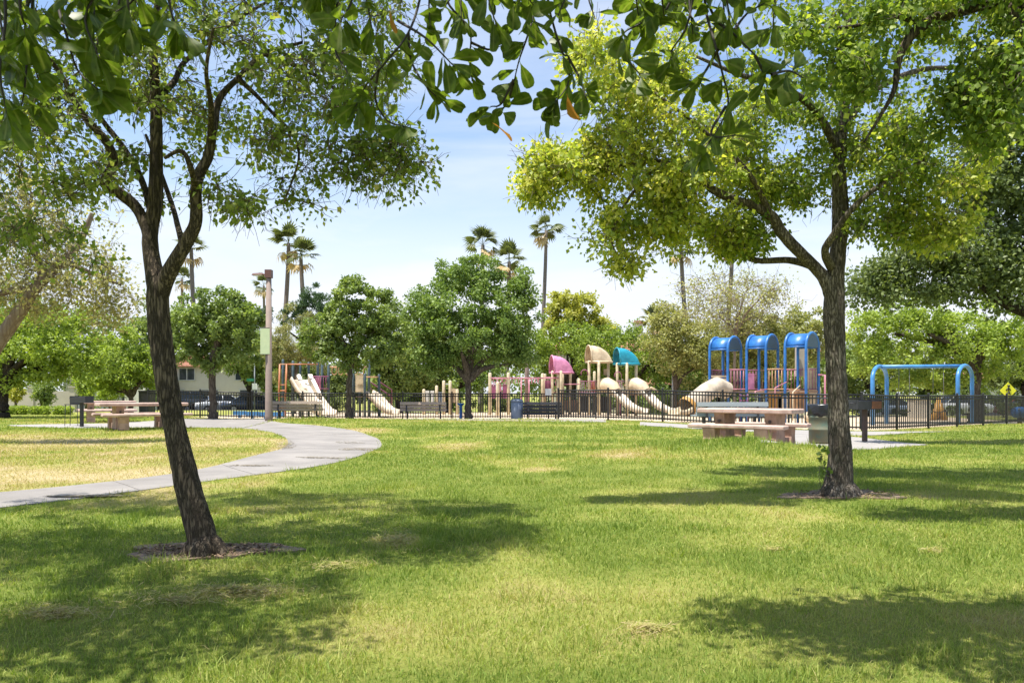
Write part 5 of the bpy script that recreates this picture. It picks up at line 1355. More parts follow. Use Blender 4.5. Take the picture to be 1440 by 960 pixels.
def slide(root, pts, w, m, rail=0.16, name='slide', th=0.03):
    """open chute swept along pts with raised sides"""
    pts = [Vector(p) for p in pts]
    P, _ = smooth_path([tuple(p) for p in pts], np.ones(len(pts)), 6)
    rings = []
    for k in range(len(P)):
        t = Vector(P[min(k + 1, len(P) - 1)] - P[max(k - 1, 0)]).normalized()
        sd = t.cross(Vector((0, 0, 1))).normalized(); up = sd.cross(t).normalized()
        c = Vector(P[k])
        sec = [(-w / 2 - .03, rail), (-w / 2 + .03, rail), (-w / 2 + .05, .03), (0, 0), (w / 2 - .05, .03), (w / 2 - .03, rail), (w / 2 + .03, rail), (w / 2 + .03, -th), (-w / 2 - .03, -th)]
        rings.append([c + sd * a + up * b_ for a, b_ in sec])
    return MB().loft(rings, True, True, True).build(name, m, root, True)
def deck(root, corners, z, m, name='deck'):
    return MB().prism([(p[0], p[1], z - .08) for p in corners], (0, 0, .08)).build(name, m, root, True)
def dome(root, c, w, dep, h, m, yaw, name='roof'):
    """moulded quarter-dome roof: upright arched mouth on the left, curving down to the right"""
    q = Matrix.Rotation(yaw, 3, 'Z'); c = Vector(c)
    rings = []
    for i in range(11):                                    # along the curve from mouth top to right eave
        t = math.pi / 2 * i / 10
        ring = []
        for j in range(13):
            p = -math.pi / 2 + math.pi * j / 12
            x = w * math.sin(t) ** 0.9 ; zz = h * math.cos(t)
            ring.append(c + q @ Vector((x - w * .5, dep / 2 * math.copysign(abs(math.sin(p)) ** .7, math.sin(p)), zz * max(0.0, math.cos(p)) ** .55)))
        rings.append(ring)
    o = MB().loft(rings, False, True)
    # mouth: arch rim with a recessed liner
    arch = [c + q @ Vector((-w * .5 - .02, dep / 2 * math.sin(-math.pi / 2 + math.pi * j / 12), h * math.cos(-math.pi / 2 + math.pi * j / 12) ** .7 if 0 < j < 12 else 0)) for j in range(13)]
    o.tube(arch, 0.045, 6)
    ob = o.build(name, m, root, True)
    e = MB()
    for a, b2 in (((-.5, -.5), (.5, -.5)), ((.5, -.5), (.5, .5)), ((.5, .5), (-.5, .5)), ((-.5, .5), (-.5, -.5))):
        A = c + q @ Vector((a[0] * w, a[1] * dep, -.04)); B = c + q @ Vector((b2[0] * w, b2[1] * dep, -.04))
        e.tube([A, B], 0.06, 6)
    e.build('eave', m, ob, True)
    return ob

# A: teal-posted structure at the left
d = 41.0
ra = thing('play_structure', 'teal-posted play structure with cream double slide and orange ring rail at the left', 'play structure', GX(475, d))
zg = lambda px, dd: Tz((px - 720) * dd / F, dd)
for px, py, dd in ((398, 506, 41.5), (412, 508, 41), (422, 510, 42.2), (434, 510, 42.4), (447, 504, 42.6), (462, 513, 41), (497, 513, 41), (519, 507, 41), (513, 526, 40.2), (533, 527, 41), (506, 530, 42), (453, 512, 41)):
    p = W(px, py, dd); post(ra, p.x, p.y, p.z, 0.07, M['teal_post'])
dz = W(0, 548, d).z
A = lambda px, py, dd=d: W(px, py, dd)
deck(ra, [A(412, 0)[:2], A(436, 0)[:2], A(464, 0, 41)[:2], A(462, 0, 42.6)[:2], A(422, 0, 42.6)[:2]], dz, M['deck'])
deck(ra, [A(498, 0)[:2], A(534, 0)[:2], A(533, 0, 42.2)[:2], A(500, 0, 42.2)[:2]], W(0, 556, d).z, M['deck'])
slide(ra, [A(421, 534, 40.9), A(429, 548, 40.5), A(440, 563, 40.0), A(452, 578, 39.5), A(462, 583, 39.2)], 1.05, M['slide'], 0.22)
for (a_, b_) in (((416, 526, 41.1), (427, 545, 40.5)), ((433, 526, 41.1), (447, 552, 40.3))):
    MB().loft([[A(*a_) + Vector((0, 0, .0)), A(*a_) + Vector((0.22, 0, 0)), A(*a_) + Vector((0.24, 0, -.75)), A(*a_) + Vector((0.0, 0, -.75))], [A(*b_) + Vector((0, 0, .0)), A(*b_) + Vector((0.16, 0, 0)), A(*b_) + Vector((0.16, 0, -.3)), A(*b_) + Vector((0.0, 0, -.3))]], True, False, True).build('slide_side', M['slide'], ra, True)
barrier(ra, A(437, 0, 40.9), A(462, 0, 40.9), dz, W(0, 529, d).z, M['plum'])
barrier(ra, A(436, 0, 42.5), A(462, 0, 42.5), dz, W(0, 529, d).z, M['plum'])
MB().box(A(449, 540, 41.8), (0.28, 0.3, 0.75)).build('panel', M['pink_rail'], ra, True)
bar(ra, [A(462, 516), A(519, 516)], 0.04, M['orange_pale']); bar(ra, [A(462, 516, 41.6), A(519, 516, 41.6)], 0.04, M['orange_pale'])
for px in (470, 479, 488.5, 500, 508):
    c = A(px, 521.5, 41.3)
    MB().tube([c + Vector((0.13 * math.sin(t), 0, 0.2 * math.cos(t))) for t in np.linspace(0, 2 * math.pi, 17)], 0.022, 6, False).build('ring', M['orange_pale'], ra, True)
for px in (393.5, 403): bar(ra, [(A(px, 0).x, d - .3, zg(px, d)), A(px, 512, d - .3)], 0.045, M['orange'], 'ladder_side')
for py in (512, 541, 549, 557, 565, 573): bar(ra, [A(393.5, py, d - .3), A(403, py, d - .3)], 0.028, M['orange_pale'] if py < 520 else M['orange'], 'rung')
bar(ra, [A(403, 512, d - .3), A(434, 512, d - .2)], 0.035, M['orange'])
bar(ra, [A(393.5, 512, d + .8), A(447, 512, 42.5)], 0.035, M['orange'])
MB().box(A(506.5, 539, 40.3), (0.48, 0.05, 0.88)).box(A(506.5, 535, 40.26), (0.3, 0.03, 0.36)).build('play_panel', M['cream'], ra, True)
MB().box(A(489, 557, 40.4), (0.1, 0.1, 1.7)).build('panel', M['orange_pale'], ra, True)
slide(ra, [A(517, 554, 40.8), A(527, 560, 40.4), A(538, 572, 39.9), A(548, 580, 39.6), A(556, 582, 39.4)], 0.6, M['slide'], 0.24)
for k, (x0, y0, x1, y1) in enumerate(((521, 537, 549, 557), (534, 537, 551, 548))):
    bar(ra, [A(x0, y0, 41.2 + .5 * k), A(x1, y1, 42.2 + .5 * k), A(x1, y1 + 22, 42.2 + .5 * k)], 0.03, M['plum'], 'handrail')
    bar(ra, [A(x0, y0 + 9, 41.2 + .5 * k), A(x1, y1 + 9, 42.2 + .5 * k)], 0.025, M['plum'], 'handrail')
bar(ra, [A(513, 530, 40.3), A(533, 530, 41)], 0.035, M['orange_pale'])
for k in range(4):
    MB().box(A(540 + k * 4, 565 + 4 * k, 42.3), (0.35, 0.8, 0.05)).build('step', M['deck'], ra, True)
# blue sandbox border in front of it
bb = thing('sandbox_border', 'long low blue timber border in the sand behind the left fence', 'border', GX(365, 38.2))
for k in range(4):
    x0, x1 = GX(328 + k * 18, 38.2), GX(345.6 + k * 18, 38.2)
    MB().box(((x0.x + x1.x) / 2, 38.2, Tz(x0.x, 38.2) + 0.24), (x1.x - x0.x, 0.14, 0.2)).box(((x0.x + x1.x) / 2, 38.2, Tz(x0.x, 38.2) + 0.06), (0.12, 0.1, 0.2)).build('beam', M['blue_lt'], bb, True)

# F: cream lattice play panels, centre
d = 46
rf = thing('play_wall', 'cream play panels between posts behind the second wooden bench', 'play structure', GX(620, d))
for px, py in ((596, 548), (614, 543), (624, 536), (633, 536), (643, 548)):
    p = W(px, py, d); post(rf, p.x, p.y, p.z, 0.09, M['cream_post'])
for px in (601, 608): MB().box(W(px, 558, d + .2), (0.22, 0.06, 0.75)).build('panel', M['stucco_white'], rf, True)
MB().box(W(637.5, 556, d + .2), (0.34, 0.06, 0.85)).build('panel', M['cream'], rf, True)
MB().box(W(619, 558, d + .25), (0.3, 0.06, 0.6)).build('panel', M['grey_bin'], rf, True)
bar(rf, [W(624, 540, d), W(633, 540, d)], 0.03, M['galv'])

# B: pink structure with monkey bars
d = 45.5; A = lambda px, py, dd=45.5: W(px, py, dd)
rbk = thing('play_structure', 'pink and cream play structure with monkey bars and a pink quarter-dome roof', 'play structure', GX(745, d))
for px, py, dd in ((689, 525, 45), (715, 525, 45), (700, 538, 44), (763, 526, 45.5), (766, 527, 46.4), (785, 527, 45), (791, 527, 46.4)):
    p = A(px, py, dd); post(rbk, p.x, p.y, p.z, 0.095, M['cream_post'])
for px, dd in ((777, 45.2), (789, 44.8), (802, 45.8)):
    p = A(px, 522, dd); post(rbk, p.x, p.y, p.z, 0.075, M['cream_post'])
dome(rbk, A(789.5, 523, 45.4), 1.12, 1.0, 0.95, M['pink'], R(14))
for dd in (44.9, 45.9):
    bar(rbk, [A(690, 531.5, dd), A(714, 531.5, dd)], 0.04, M['pink_rail'])
    bar(rbk, [A(715, 531.5, dd), A(764, 531.5, dd)], 0.04, M['pink_rail'])
    bar(rbk, [A(764, 531.5, dd), A(786, 531.5, dd)], 0.035, M['pink_rail'])
for k in range(9):
    px = 720 + k * 4.6
    c = A(px, 532, 45.4)
    MB().tube([c + Vector((0, -.5, 0)), c + Vector((0, -.32, -.2)), c + Vector((0, 0, -.28)), c + Vector((0, .32, -.2)), c + Vector((0, .5, 0))], 0.026, 6).build('rung', M['pink_rail'], rbk, True)
for px, dd in ((733, 44.9), (744, 44.9)): bar(rbk, [(A(px, 0, dd).x, dd, zg(px, dd)), A(px, 531.5, dd)], 0.035, M['pink_rail'], 'ladder_side')
for px, dd in ((694, 45.6), (702, 45.6), (710, 45.6)):
    MB().box(A(px, 551, dd), (0.27, 0.05, 0.75)).tube([A(px, 542, dd) + Vector((-.12, 0, 0)), A(px, 540, dd), A(px, 542, dd) + Vector((.12, 0, 0))], 0.04, 6).build('panel', M['plum'] if px != 702 else M['pink_rail'], rbk, True)
for px in (696, 703, 709):
    c = A(px, 535, 45.2)
    MB().tube([c + Vector((0.11 * math.sin(t), 0, 0.12 * math.cos(t))) for t in np.linspace(0, 2 * math.pi, 15)], 0.024, 6, False).build('ring', M['pink_rail'], rbk, True)
barrier(rbk, A(767, 0, 45.6), A(785, 0, 45.6), A(0, 553).z, A(0, 530).z, M['pink_rail'])
MB().box(A(770.5, 545, 46), (0.35, 0.05, 0.85)).build('panel', M['plum'], rbk, True)
deck(rbk, [A(765, 0, 45.2)[:2], A(803, 0, 45.2)[:2], A(803, 0, 46.6)[:2], A(765, 0, 46.6)[:2]], A(0, 556).z, M['deck'])
MB().box(A(806, 570, 46.4), (1.0, 0.9, 0.62)).build('skirt', M['deck'], rbk, True)

# C: tan and teal towers with tube slides
rc = thing('play_structure', 'two playhouse towers with tan and teal quarter-dome roofs and cream slides', 'play structure', GX(865, d))
for px, py, dd in ((828.5, 508, 45.2), (842, 508, 44.8), (855.5, 508, 45.6), (868, 511, 45.2), (881.5, 511, 44.8), (894.5, 511, 45.6), (814, 533, 45.4), (829, 529, 46.2), (836, 523, 46.4), (868, 527, 46.4)):
    p = A(px, py, dd); post(rc, p.x, p.y, p.z, 0.085, M['cream_post'])
dome(rc, A(842, 508, 45.4), 1.22, 1.1, 0.92, M['cream'], R(14))
dome(rc, A(881, 511, 45.4), 1.16, 1.1, 0.90, M['teal'], R(14))
for x0, x1 in ((815, 828), (829, 842), (868, 881)): barrier(rc, A(x0, 0, 45), A(x1, 0, 45), A(0, 553).z, A(0, 536).z, M['plum'])
barrier(rc, A(842, 0, 45.3), A(868, 0, 45.3), A(0, 553).z, A(0, 537).z, M['pink_rail'])
bar(rc, [A(792, 540, 45), A(815, 540, 45)], 0.03, M['pink_rail'])
MB().box(A(834, 543, 45.8), (0.26, 0.05, 0.6)).build('panel', M['orange'], rc, True)
MB().box(A(852, 523, 46), (0.25, 0.05, 0.35)).build('panel', M['cream'], rc, True)
for x0 in (815, 868): deck(rc, [A(x0, 0, 45)[:2], A(x0 + 28, 0, 45)[:2], A(x0 + 28, 0, 46.5)[:2], A(x0, 0, 46.5)[:2]], A(0, 554).z, M['deck'])
for k, (x0, xe) in enumerate(((846, 905), (887, 945))):
    MB().tube([A(x0, 543, 45.2), A(x0 + 8, 541, 44.9), A(x0 + 15, 545, 44.7), A(x0 + 19, 551, 44.6)], [0.43, 0.44, 0.43, 0.38], 18, False).tube([A(x0 + 18, 549, 44.6), A(x0 + 19, 551, 44.6)], [0.42, 0.40], 18, False).build('slide_hood', M['cream'], rc, True)
    slide(rc, [A(x0 + 10, 549, 44.8), A(x0 + 22, 556, 44.4), A(x0 + 36, 570, 43.8), A(x0 + 50, 578, 43.2), A(x0 + 62, 580, 42.8)], 0.55, M['slide'], 0.22)
MB().tube([A(905, 550, 46.5), A(916, 545, 46.6), A(925, 550, 46.8)], 0.07, 8).build('arch_climber', M['cream'], rc, True)
for k, px in enumerate((822, 848)):
    MB().box(A(px, 568, 45.9), (0.8, 0.06, 0.85)).build('skirt', M['dark_steel'], rc, True)
for px in (838, 859, 872): bar(rc, [(A(px, 0, 45).x, 45., zg(px, 45)), A(px, 560, 45)], 0.04, M['plum'], 'ladder_side')
for px, py in ((822, 525), (869, 528)):
    c = A(px, py, 45)
    MB().tube([c + Vector((0.2 * math.sin(t), 0, 0.22 * math.cos(t))) for t in np.linspace(-2, 2, 12)], 0.024, 6).build('hoop', M['plum'], rc, True)

# D: three blue barrel-roofed towers
d = 33.0
rd = thing('play_structure', 'blue play towers under three barrel-vault mesh roofs with a cream tube slide', 'play structure', GX(1075, d))
towers = []
for (xl, xb, xn, xr, ytop, yspr, dd) in ((998, 1016, 1023.5, 1042, 474, 492, 34.2), (1050, 1066.5, 1077, 1094, 471, 490, 33.4), (1104, 1122, 1133.5, 1151, 468, 488, 32.6)):
    s = dd / F; w1 = (xn - xl) * s; w2 = (xr - xn) * s
    Lf = W(xl, 0, dd); Lf = Vector((Lf.x, dd)); N = Vector((W(xn, 0, dd - w2).x, dd - w2)); Rt = Vector((W(xr, 0, dd - w2 + w1).x, dd - w2 + w1)); Bk = Lf + Rt - N
    zs = W(0, yspr, dd).z; zt = W(0, ytop, dd).z
    towers.append((Lf, N, Rt, Bk, zs))
    for (P_, Q_) in ((Lf, Bk), (N, Rt)):       # hoop frames: two posts joined by a half-circle
        g0, g1 = Tz(*P_), Tz(*Q_)
        hoop = [Vector((P_.x, P_.y, g0 - .05)), Vector((P_.x, P_.y, (g0 + zs) / 2)), Vector((P_.x, P_.y, zs))]
        for t in np.linspace(0, math.pi, 13)[1:-1]:
            c = (P_ + Q_) / 2; h_ = (P_ - Q_) / 2
            hoop.append(Vector((c.x + h_.x * math.cos(t), c.y + h_.y * math.cos(t), zs + (zt - zs) * math.sin(t))))
        hoop += [Vector((Q_.x, Q_.y, zs)), Vector((Q_.x, Q_.y, (g1 + zs) / 2)), Vector((Q_.x, Q_.y, g1 - .05))]
        MB().tube(hoop, 0.06, 10).build('arch_frame', M['blue'], rd, True)
    rings = []
    for t in np.linspace(0.05, math.pi - 0.05, 15):
        ring = []
        for f in (0.03, 0.97):
            P_ = Lf.lerp(N, f); Q_ = Bk.lerp(Rt, f); c = (P_ + Q_) / 2; h_ = (P_ - Q_) / 2 * 0.98
            ring.append(Vector((c.x + h_.x * math.cos(t), c.y + h_.y * math.cos(t), zs - .02 + (zt - zs) * math.sin(t))))
        rings.append(ring)
    rf_ = MB().loft(rings, False, True).build('roof', M['blue'], rd, True)
    sol = rf_.modifiers.new('solid', 'SOLIDIFY'); sol.thickness = 0.02
    c_ = (N + Rt) / 2; h_ = (N - Rt) / 2 * 0.93; nrm_ = (N - Lf).normalized() * 0.02
    MB().prism([(c_.x + h_.x * math.cos(t), c_.y + h_.y * math.cos(t), zs + (zt - zs) * 0.95 * math.sin(t)) for t in np.linspace(0, math.pi, 15)], (nrm_.x, nrm_.y, 0)).build('end_panel', M['blue_mesh'], rf_, True)
    MB().tube([(Lf.x, Lf.y, zs), (N.x, N.y, zs)], 0.03, 8).build('roof_beam', M['blue'], rf_, True)
    MB().tube([(Bk.x, Bk.y, zs), (Rt.x, Rt.y, zs)], 0.03, 8).build('roof_beam', M['blue'], rf_, True)
    deck(rd, [Lf, N, Rt, Bk], W(0, 549, dd).z, M['deck'])
dzD = W(0, 549, d).z; rzD = W(0, 519, d).z
t1, t2, t3 = towers
for (P_, Q_, m_) in ((t1[1], t2[0], M['pink_rail']), (t1[2], t2[3], M['plum']), (t2[1], t3[0], M['orange_pale']), (t2[2], t3[3], M['pink_rail']), (t1[3], t1[2], M['plum']), (t1[0], t1[3], M['plum']), (t3[3], t3[2], M['pink_rail']), (t2[3], t2[2], M['orange_pale'])):
    barrier(rd, (P_.x, P_.y, 0), (Q_.x, Q_.y, 0), dzD, rzD, m_, 0.12, 0.016)
for (P_, Q_) in ((t1[1], t2[0]), (t2[1], t3[0])):
    U = Vector((0.0, 0.9))
    deck(rd, [P_, Q_, Q_ + U, P_ + U], dzD - .01, M['deck'], 'bridge')
def seg(px, py, dd): return W(px, py, dd)
MB().box(seg(1055, 536, 34), (0.35, 0.06, 0.7)).build('play_panel', M['pink'], rd, True)
MB().box(seg(1139, 532, 33.2), (0.55, 0.06, 0.9)).build('play_panel', M['cream'], rd, True)
MB().box(seg(1127, 506, 33.8), (0.42, 0.4, 1.4)).build('climbing_wall', M['wall'], rd, True)
for k in range(3): MB().box(seg(1011, 529 + 4.2 * k, 33.9), (0.66, 0.06, 0.075)).build('slat', M['cream'], rd, True)
MB().tube([seg(1021, 549, 33.5), seg(1008, 543, 33.2), seg(994, 551, 32.8), seg(980, 562, 32.4), seg(966, 572, 32.0)], [0.38, 0.40, 0.40, 0.39, 0.39], 20, False).build('tube_slide', M['slide'], rd, True)
MB().tube([seg(969, 569.5, 32.08), seg(965, 573, 31.98)], [0.42, 0.42], 20, False).build('slide_mouth', M['tan_amber'], rd, True)
slide(rd, [seg(967, 576, 32.0), seg(958, 581, 31.7), seg(948, 582, 31.4)], 0.62, M['cream'], 0.16, 'slide_exit')
for k, (x0, y0, x1, y1) in enumerate(((1090, 545, 1106, 537), (1115, 551, 1125, 542), (1062, 550, 1078, 547))):
    bar(rd, [seg(x0, y0 + 40, 31.9), seg(x0, y0, 31.9), seg(x1, y1, 32.4)], 0.022, M['pink_rail'] if k != 1 else M['cream'], 'handrail')
bar(rd, [seg(1151, 527, 32.5), seg(1160, 527, 32.2), seg(1160, 590, 32.2)], 0.04, M['pink_rail'], 'fire_pole')
for (px, py, w_, h_, m_) in ((1089, 565, .55, .9, 'tan_amber'), (1122, 562, .7, .95, 'orange_pale'), (1146, 557, .5, .8, 'cream'), (1101, 572, .4, .9, 'cream')):
    MB().box(seg(px, py, 33.4), (w_, 0.06, h_)).build('play_panel', M[m_], rd, True)
for k in range(5):
    bar(rd, [seg(1040, 556 + 7 * k, 32.6), seg(1052, 556 + 7 * k, 32.6)], 0.02, M['plum'], 'rung')
for px in (1040, 1052): bar(rd, [seg(px, 592, 32.6), seg(px, 552, 32.6)], 0.026, M['plum'], 'ladder_side')
for k, (px, m_) in enumerate(((1148, 'pink'), (1139, 'cream'), (1096, 'cream'))):
    MB().lathe(seg(px, 584, 31.8) - Vector((0, 0, .3)), [(0.05, 0), (0.2, .08), (0.24, .25), (0.16, .42), (0.03, .48)], 12).build('bubble_panel', M[m_], rd, True)

# E: blue swing set
d = 33.5
rs_ = thing('swing_set', 'blue arched swing set behind the fence at the right', 'swing set', GX(1300, d))
tops = []
for (xa, xb, y0, da, db) in ((1227, 1247, 515, 32.2, 34.2), (1347, 1367, 514, 33.0, 35.0)):
    P_, Q_ = W(xa, 0, da), W(xb, 0, db)
    zt = W(0, y0, (da + db) / 2).z; r_ = 0.55
    pts = [Vector((P_.x, P_.y, Tz(P_.x, P_.y) - .05)), Vector((P_.x, P_.y, zt - r_ - .3)), Vector((P_.x, P_.y, zt - r_))]
    for t in np.linspace(0, math.pi, 15)[1:-1]:
        f = (1 - math.cos(t)) / 2
        pts.append(Vector((P_.x + (Q_.x - P_.x) * f, P_.y + (Q_.y - P_.y) * f, zt - r_ + r_ * math.sin(t))))
    pts += [Vector((Q_.x, Q_.y, zt - r_)), Vector((Q_.x, Q_.y, zt - r_ - .3)), Vector((Q_.x, Q_.y, Tz(Q_.x, Q_.y) - .05))]
    MB().tube(pts, 0.085, 12).build('arch_leg', M['blue_lt'], rs_, True)
    tops.append(Vector(((P_.x + Q_.x) / 2, (P_.y + Q_.y) / 2, zt - .02)))
MB().tube([tops[0] + Vector((.06, 0, 0)), tops[1] - Vector((.06, 0, 0))], 0.08, 12).build('top_beam', M['blue_lt'], rs_, True)
for f in (0.28, 0.68):
    c0 = tops[0].lerp(tops[1], f)
    zb = Tz(c0.x, c0.y) + 0.55
    st = MB()
    st.tube([(c0.x - .24, c0.y, zb + .02), (c0.x - .12, c0.y, zb - .03), (c0.x, c0.y, zb - .045), (c0.x + .12, c0.y, zb - .03), (c0.x + .24, c0.y, zb + .02)], 0.07, 8, True, 0.25)
    so = st.build('swing_seat', M['rubber'], rs_, True)
    for sx in (-1, 1):
        MB().tube([(c0.x + sx * .24, c0.y, zb + .02), (c0.x + sx * .22, c0.y, c0.z)], 0.012, 5).build('chain', M['chain'], so, True)
# wooden-coloured spring climber and dark spring rider on the right
d = 43
rw = thing('play_climber', 'small tan teepee-shaped climber behind the swing set', 'play structure', GX(1320, d))
for k, (px, dd) in enumerate(((1312, 42.5), (1329, 42.5), (1316, 43.6), (1327, 43.6))):
    b0 = GX(px, dd); tp = W(1319 + (k % 2), 560, 43)
    MB().tube([b0, (b0 + tp) / 2 + Vector((0.05 * (-1) ** k, 0, 0)), tp], [0.17, 0.15, 0.08], 8).build('leg', M['tan_amber'] if k < 2 else M['orange_pale'], rw, True)
MB().box(W(1320, 578, 42.9), (0.5, 0.4, 0.2), None, .8).build('platform', M['orange_pale'], rw, True)
d = 36.5
sr = thing('spring_rider', 'dark blue dome-shaped rider behind the right end of the fence', 'play equipment', GX(1434, d))
MB().lathe((0, 0, 0), [(0.10, 0), (0.10, 0.3)], 10).build('spring', M['dark_steel'], sr)
rings = []
for i in range(9):
    t = math.pi * i / 8
    rings.append([Vector((-0.42 * math.cos(t), 0.14 * math.cos(a) * math.sin(t) ** .5, 0.55 + 0.27 * math.sin(a) * math.sin(t) ** .6)) for a in np.linspace(0, 2 * math.pi, 12, endpoint=False)])
MB().loft(rings, True, True).build('body', M['blue'], sr)
MB().tube([(-0.12, -0.25, 0.72), (-0.12, 0.25, 0.72)], 0.025, 8).build('handle', M['galv'], sr)
# big tan play box between the swing legs
bx_ = thing('equipment_box', 'pale beige storage box behind the swing seats', 'box', GX(1292, 46))
MB().box((0, 0, 0.55), (0.95, 0.8, 1.1)).build('body', M['stucco'], bx_)
MB().box((0, 0, 1.13), (1.02, 0.88, 0.06)).build('lid', M['stucco_white'], bx_)

# ------------------------------------------------------------------ walls, houses, cars
b = GX(55, 46)
gw = thing('garden_wall', 'long beige stucco garden wall at the far left', 'wall', b)
for k in range(3):
    x0, x1 = GX(-70 + k * 58, 46), GX(-14 + k * 58, 46)
    MB().box(((x0.x + x1.x) / 2, 46, Tz(x0.x, 46) + 0.62), (x1.x - x0.x, 0.2, 1.24)).build('panel', M['wall'], gw, True)
    MB().box((x1.x + .05, 46, Tz(x1.x, 46) + 0.72), (0.34, 0.34, 1.44)).build('pier', M['wall'], gw, True)
    MB().box((x1.x + .05, 46, Tz(x1.x, 46) + 1.48), (0.42, 0.42, 0.08)).build('cap', M['wall'], gw, True)
b = GX(190, 44)
wf = thing('white_fence', 'white panel fence behind the left picnic table', 'fence', b)
for k, px in enumerate((181, 187, 193, 199)):
    p = GX(px, 44); MB().box((p.x, 44, p.z + 0.66), (0.225, 0.05, 1.3)).build('board', M['stucco_white'], wf, True)
for k, px in enumerate((177, 203)):
    p = GX(px, 44); MB().box((p.x, 44, p.z + 0.7), (0.1, 0.1, 1.4)).build('post', M['stucco_white'], wf, True)

def house(label, px, d, w, dep, eave, ridge, mw, yaw=0, wins=(), chimney=None, hip=1.6, group=None):
    b = GX(px, d)
    root = thing('house', label, 'house', b, yaw)
    MB().box((0, 0, eave / 2 - .1), (w, dep, eave + .2)).build('wall', mw, root)
    o = 0.5; x, y = w / 2 + o, dep / 2 + o
    rf = MB()
    rf.add([(-x, -y, eave), (x, -y, eave), (x, y, eave), (-x, y, eave), (-x + hip + o, 0, ridge), (x - hip - o, 0, ridge)], [(0, 1, 5, 4), (1, 2, 5), (2, 3, 4, 5), (3, 0, 4), (3, 2, 1, 0)])
    ro = rf.build('roof', M['tile'], root)
    tl = MB()                                     # courses of barrel tiles on the near slope
    nc = 9
    for k in range(nc):
        f = (k + 0.2) / nc
        zc = eave + (ridge - eave) * f; yc = -y * (1 - f); xx = x - (hip + o) * f
        tl.tube([(-xx, yc, zc + .03), (xx, yc, zc + .03)], 0.07, 6)
    tl.build('tile_course', M['tile'], ro, kind='stuff')
    if chimney:
        cx, cy, ct = chimney
        co = MB().box((cx, cy, (eave + ct) / 2), (0.8, 0.7, ct - eave)).build('chimney', M['stucco_white'], ro)
        MB().box((cx, cy, ct + .16), (0.95, 0.85, 0.32)).build('chimney_cap', M['tile'], root)
    for (wx, wz, ww, wh) in wins:
        fr = MB()
        for a, c, e, g in ((wx, wz + wh / 2, ww + .16, .08), (wx, wz - wh / 2, ww + .16, .08)): fr.box((a, -dep / 2 - .03, c), (e, .08, g))
        for sx in (-1, 0, 1): fr.box((wx + sx * ww / 2, -dep / 2 - .03, wz), (.08, .07, wh - .09))
        fo_ = fr.build('window', M['trim'], root)
        MB().box((wx, -dep / 2 - .008, wz), (ww, .02, wh)).build('pane', M['glass'], fo_)
house('cream stucco house behind the parked cars at the left', 330, 76, 13, 9, 4.3, 5.5, M['stucco'], R(4), ((-4, 1.5, 1.6, 1.4), (-1, 1.5, 1.6, 1.4), (2.5, 1.5, 1.6, 1.4), (5, 1.5, 1.0, 1.4), (-3, 3.6, 1.4, 1.1), (2, 3.6, 1.4, 1.1)))
house('pale house glimpsed at the left behind the white fence', 190, 74, 9, 8, 3.4, 5.0, M['stucco_white'], 0, ((-2.5, 1.6, 1.5, 1.3), (1.5, 1.6, 1.5, 1.3)))
house('two-storey house with a red tile roof and white chimney behind the teal tower', 850, 82, 12, 10, 6.2, 8.0, M['stucco'], R(-3), ((-3, 4.6, 1.5, 1.4), (2, 4.6, 1.5, 1.4), (4, 1.6, 2.0, 1.6)), (3.4, -1.5, 9.3))
house('low cream house behind the tube slide', 950, 74, 8, 8, 3.0, 4.4, M['stucco'], 0, ((-2, 1.4, 2.2, 1.2), (1.6, 1.4, 1.4, 1.2)))
house('house with a brown tile roof above the blue towers', 1050, 84, 14, 10, 6.0, 7.8, M['stucco'], R(3), ((-3, 4.4, 1.5, 1.4), (2, 4.4, 1.5, 1.4)))
house('pale house at the far right behind the yellow sign', 1420, 78, 10, 8, 3.4, 5.2, M['stucco_white'], 0, ((-3, 1.7, 1.4, 1.4), (0.5, 1.7, 1.4, 1.4)))

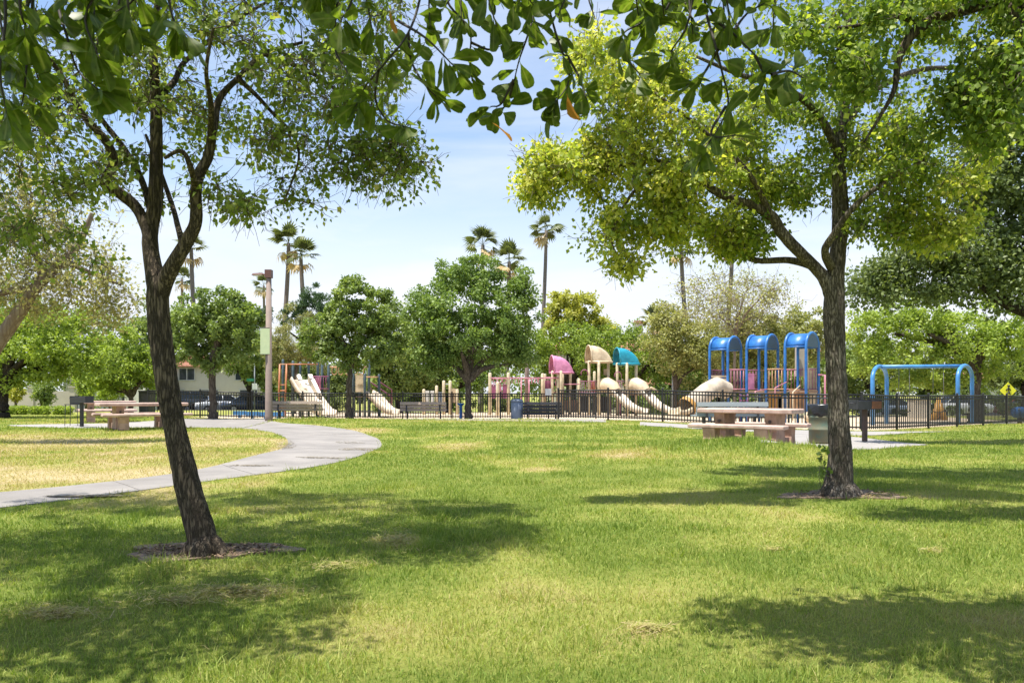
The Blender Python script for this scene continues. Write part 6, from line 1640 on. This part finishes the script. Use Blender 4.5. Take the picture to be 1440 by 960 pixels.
def car(label, px, d, yaw, c, kind='sedan', name='parked_car'):
    b = GX(px, d); b.z += 0.02
    root = thing(name, label, 'car', b, yaw, 'cars parked along the street')
    L, w = (4.6, 0.88) if kind == 'sedan' else (4.7, 0.93)
    if kind == 'sedan':
        prof = [(-2.3, .45, .72), (-2.2, .32, .88), (-1.2, .28, .95), (-0.6, .28, .98), (0.9, .28, .98), (1.7, .28, .94), (2.2, .32, .80), (2.3, .42, .62)]
        cab = [(-1.5, .93, .72), (-0.75, 1.40, .58), (0.45, 1.44, .58), (1.25, .95, .72)]
    else:
        prof = [(-2.35, .5, .95), (-2.25, .38, 1.05), (-1.2, .34, 1.10), (0.9, .34, 1.10), (1.8, .34, 1.04), (2.25, .38, .90), (2.35, .48, .72)]
        cab = [(-2.2, 1.04, .80), (-1.9, 1.66, .66), (0.3, 1.70, .66), (1.1, 1.06, .80)]
    pm = paint('car_paint', c)
    rings = [[Vector((x, -w, z0 + .1)), Vector((x, -w, z1 - .12)), Vector((x, -w * .9, z1)), Vector((x, w * .9, z1)), Vector((x, w, z1 - .12)), Vector((x, w, z0 + .1)), Vector((x, w * .9, z0)), Vector((x, -w * .9, z0))] for x, z0, z1 in prof]
    MB().loft(rings, True, True, True).build('body', pm, root)
    roof = MB()
    c0, c1, c2, c3 = cab
    V = [(c0[0], -c0[2], c0[1]), (c0[0], c0[2], c0[1]), (c1[0], -c1[2], c1[1]), (c1[0], c1[2], c1[1]), (c2[0], -c2[2], c2[1]), (c2[0], c2[2], c2[1]), (c3[0], -c3[2], c3[1]), (c3[0], c3[2], c3[1])]
    roof.add(V, [(0, 2, 4, 6), (1, 7, 5, 3), (0, 1, 3, 2), (4, 5, 7, 6)])
    gl = roof.build('glasshouse', M['glass'], root)
    xm = (c1[0] + c2[0]) / 2
    rp_ = MB().box((xm, 0, c1[1] + .02), (c2[0] - c1[0] + .1, c1[2] * 2 + .04, 0.05))
    for sy in (-1, 1):
        for (a, b2) in ((c0, c1), (c2, c3), ): rp_.tube([(a[0], sy * (a[2] + .005), a[1]), (b2[0], sy * (b2[2] + .005), b2[1])], 0.04, 5)
        rp_.tube([(xm, sy * c1[2], c1[1]), (xm, sy * c0[2], c0[1])], 0.04, 5)
    rp_.build('roof', pm, root)
    for sx in (-1.4, 1.42):
        for sy in (-1, 1):
            wh = MB().tube([(sx, sy * (w - .18), .33), (sx, sy * (w + .01), .33)], 0.33, 18).build('wheel', M['tyre'], root)
            MB().tube([(sx, sy * (w + .0), .33), (sx, sy * (w + .02), .33)], 0.2, 12).build('rim', M['rim'], wh)
    for sy in (-1, 1):
        MB().box((2.27, sy * w * .68, .66), (.1, .3, .12)).build('headlight', M['sign_white'], root)
        MB().box((-2.28, sy * w * .7, .74), (.08, .26, .14)).build('taillight', M['rust'], root)
car('dark grey off-road car behind the fence at the far left', 268, 60, R(70), (0.03, 0.032, 0.035), 'suv')
car('silver car behind the trunk of the olive tree', 312, 61, R(40), (0.45, 0.47, 0.50))
car('dark blue car just left of the lamp post', 356, 60, R(20), (0.04, 0.055, 0.09))
car('grey-blue car behind the left swing post', 1254, 60, 0, (0.16, 0.20, 0.26))
car('white car behind the tan climber', 1343, 58.9, R(180), (0.70, 0.71, 0.72), 'suv')
car('silver car behind the right swing arch', 1395, 63.5, 0, (0.50, 0.51, 0.53), 'suv')
car('red car at the far right edge', 1448, 60, 0, (0.35, 0.02, 0.025))

print('tris', sum(len(o.data.polygons) * 1 for o in bpy.data.objects if o.type == 'MESH'))
print('grass blades', N_GRASS, 'objects', len(bpy.data.objects))
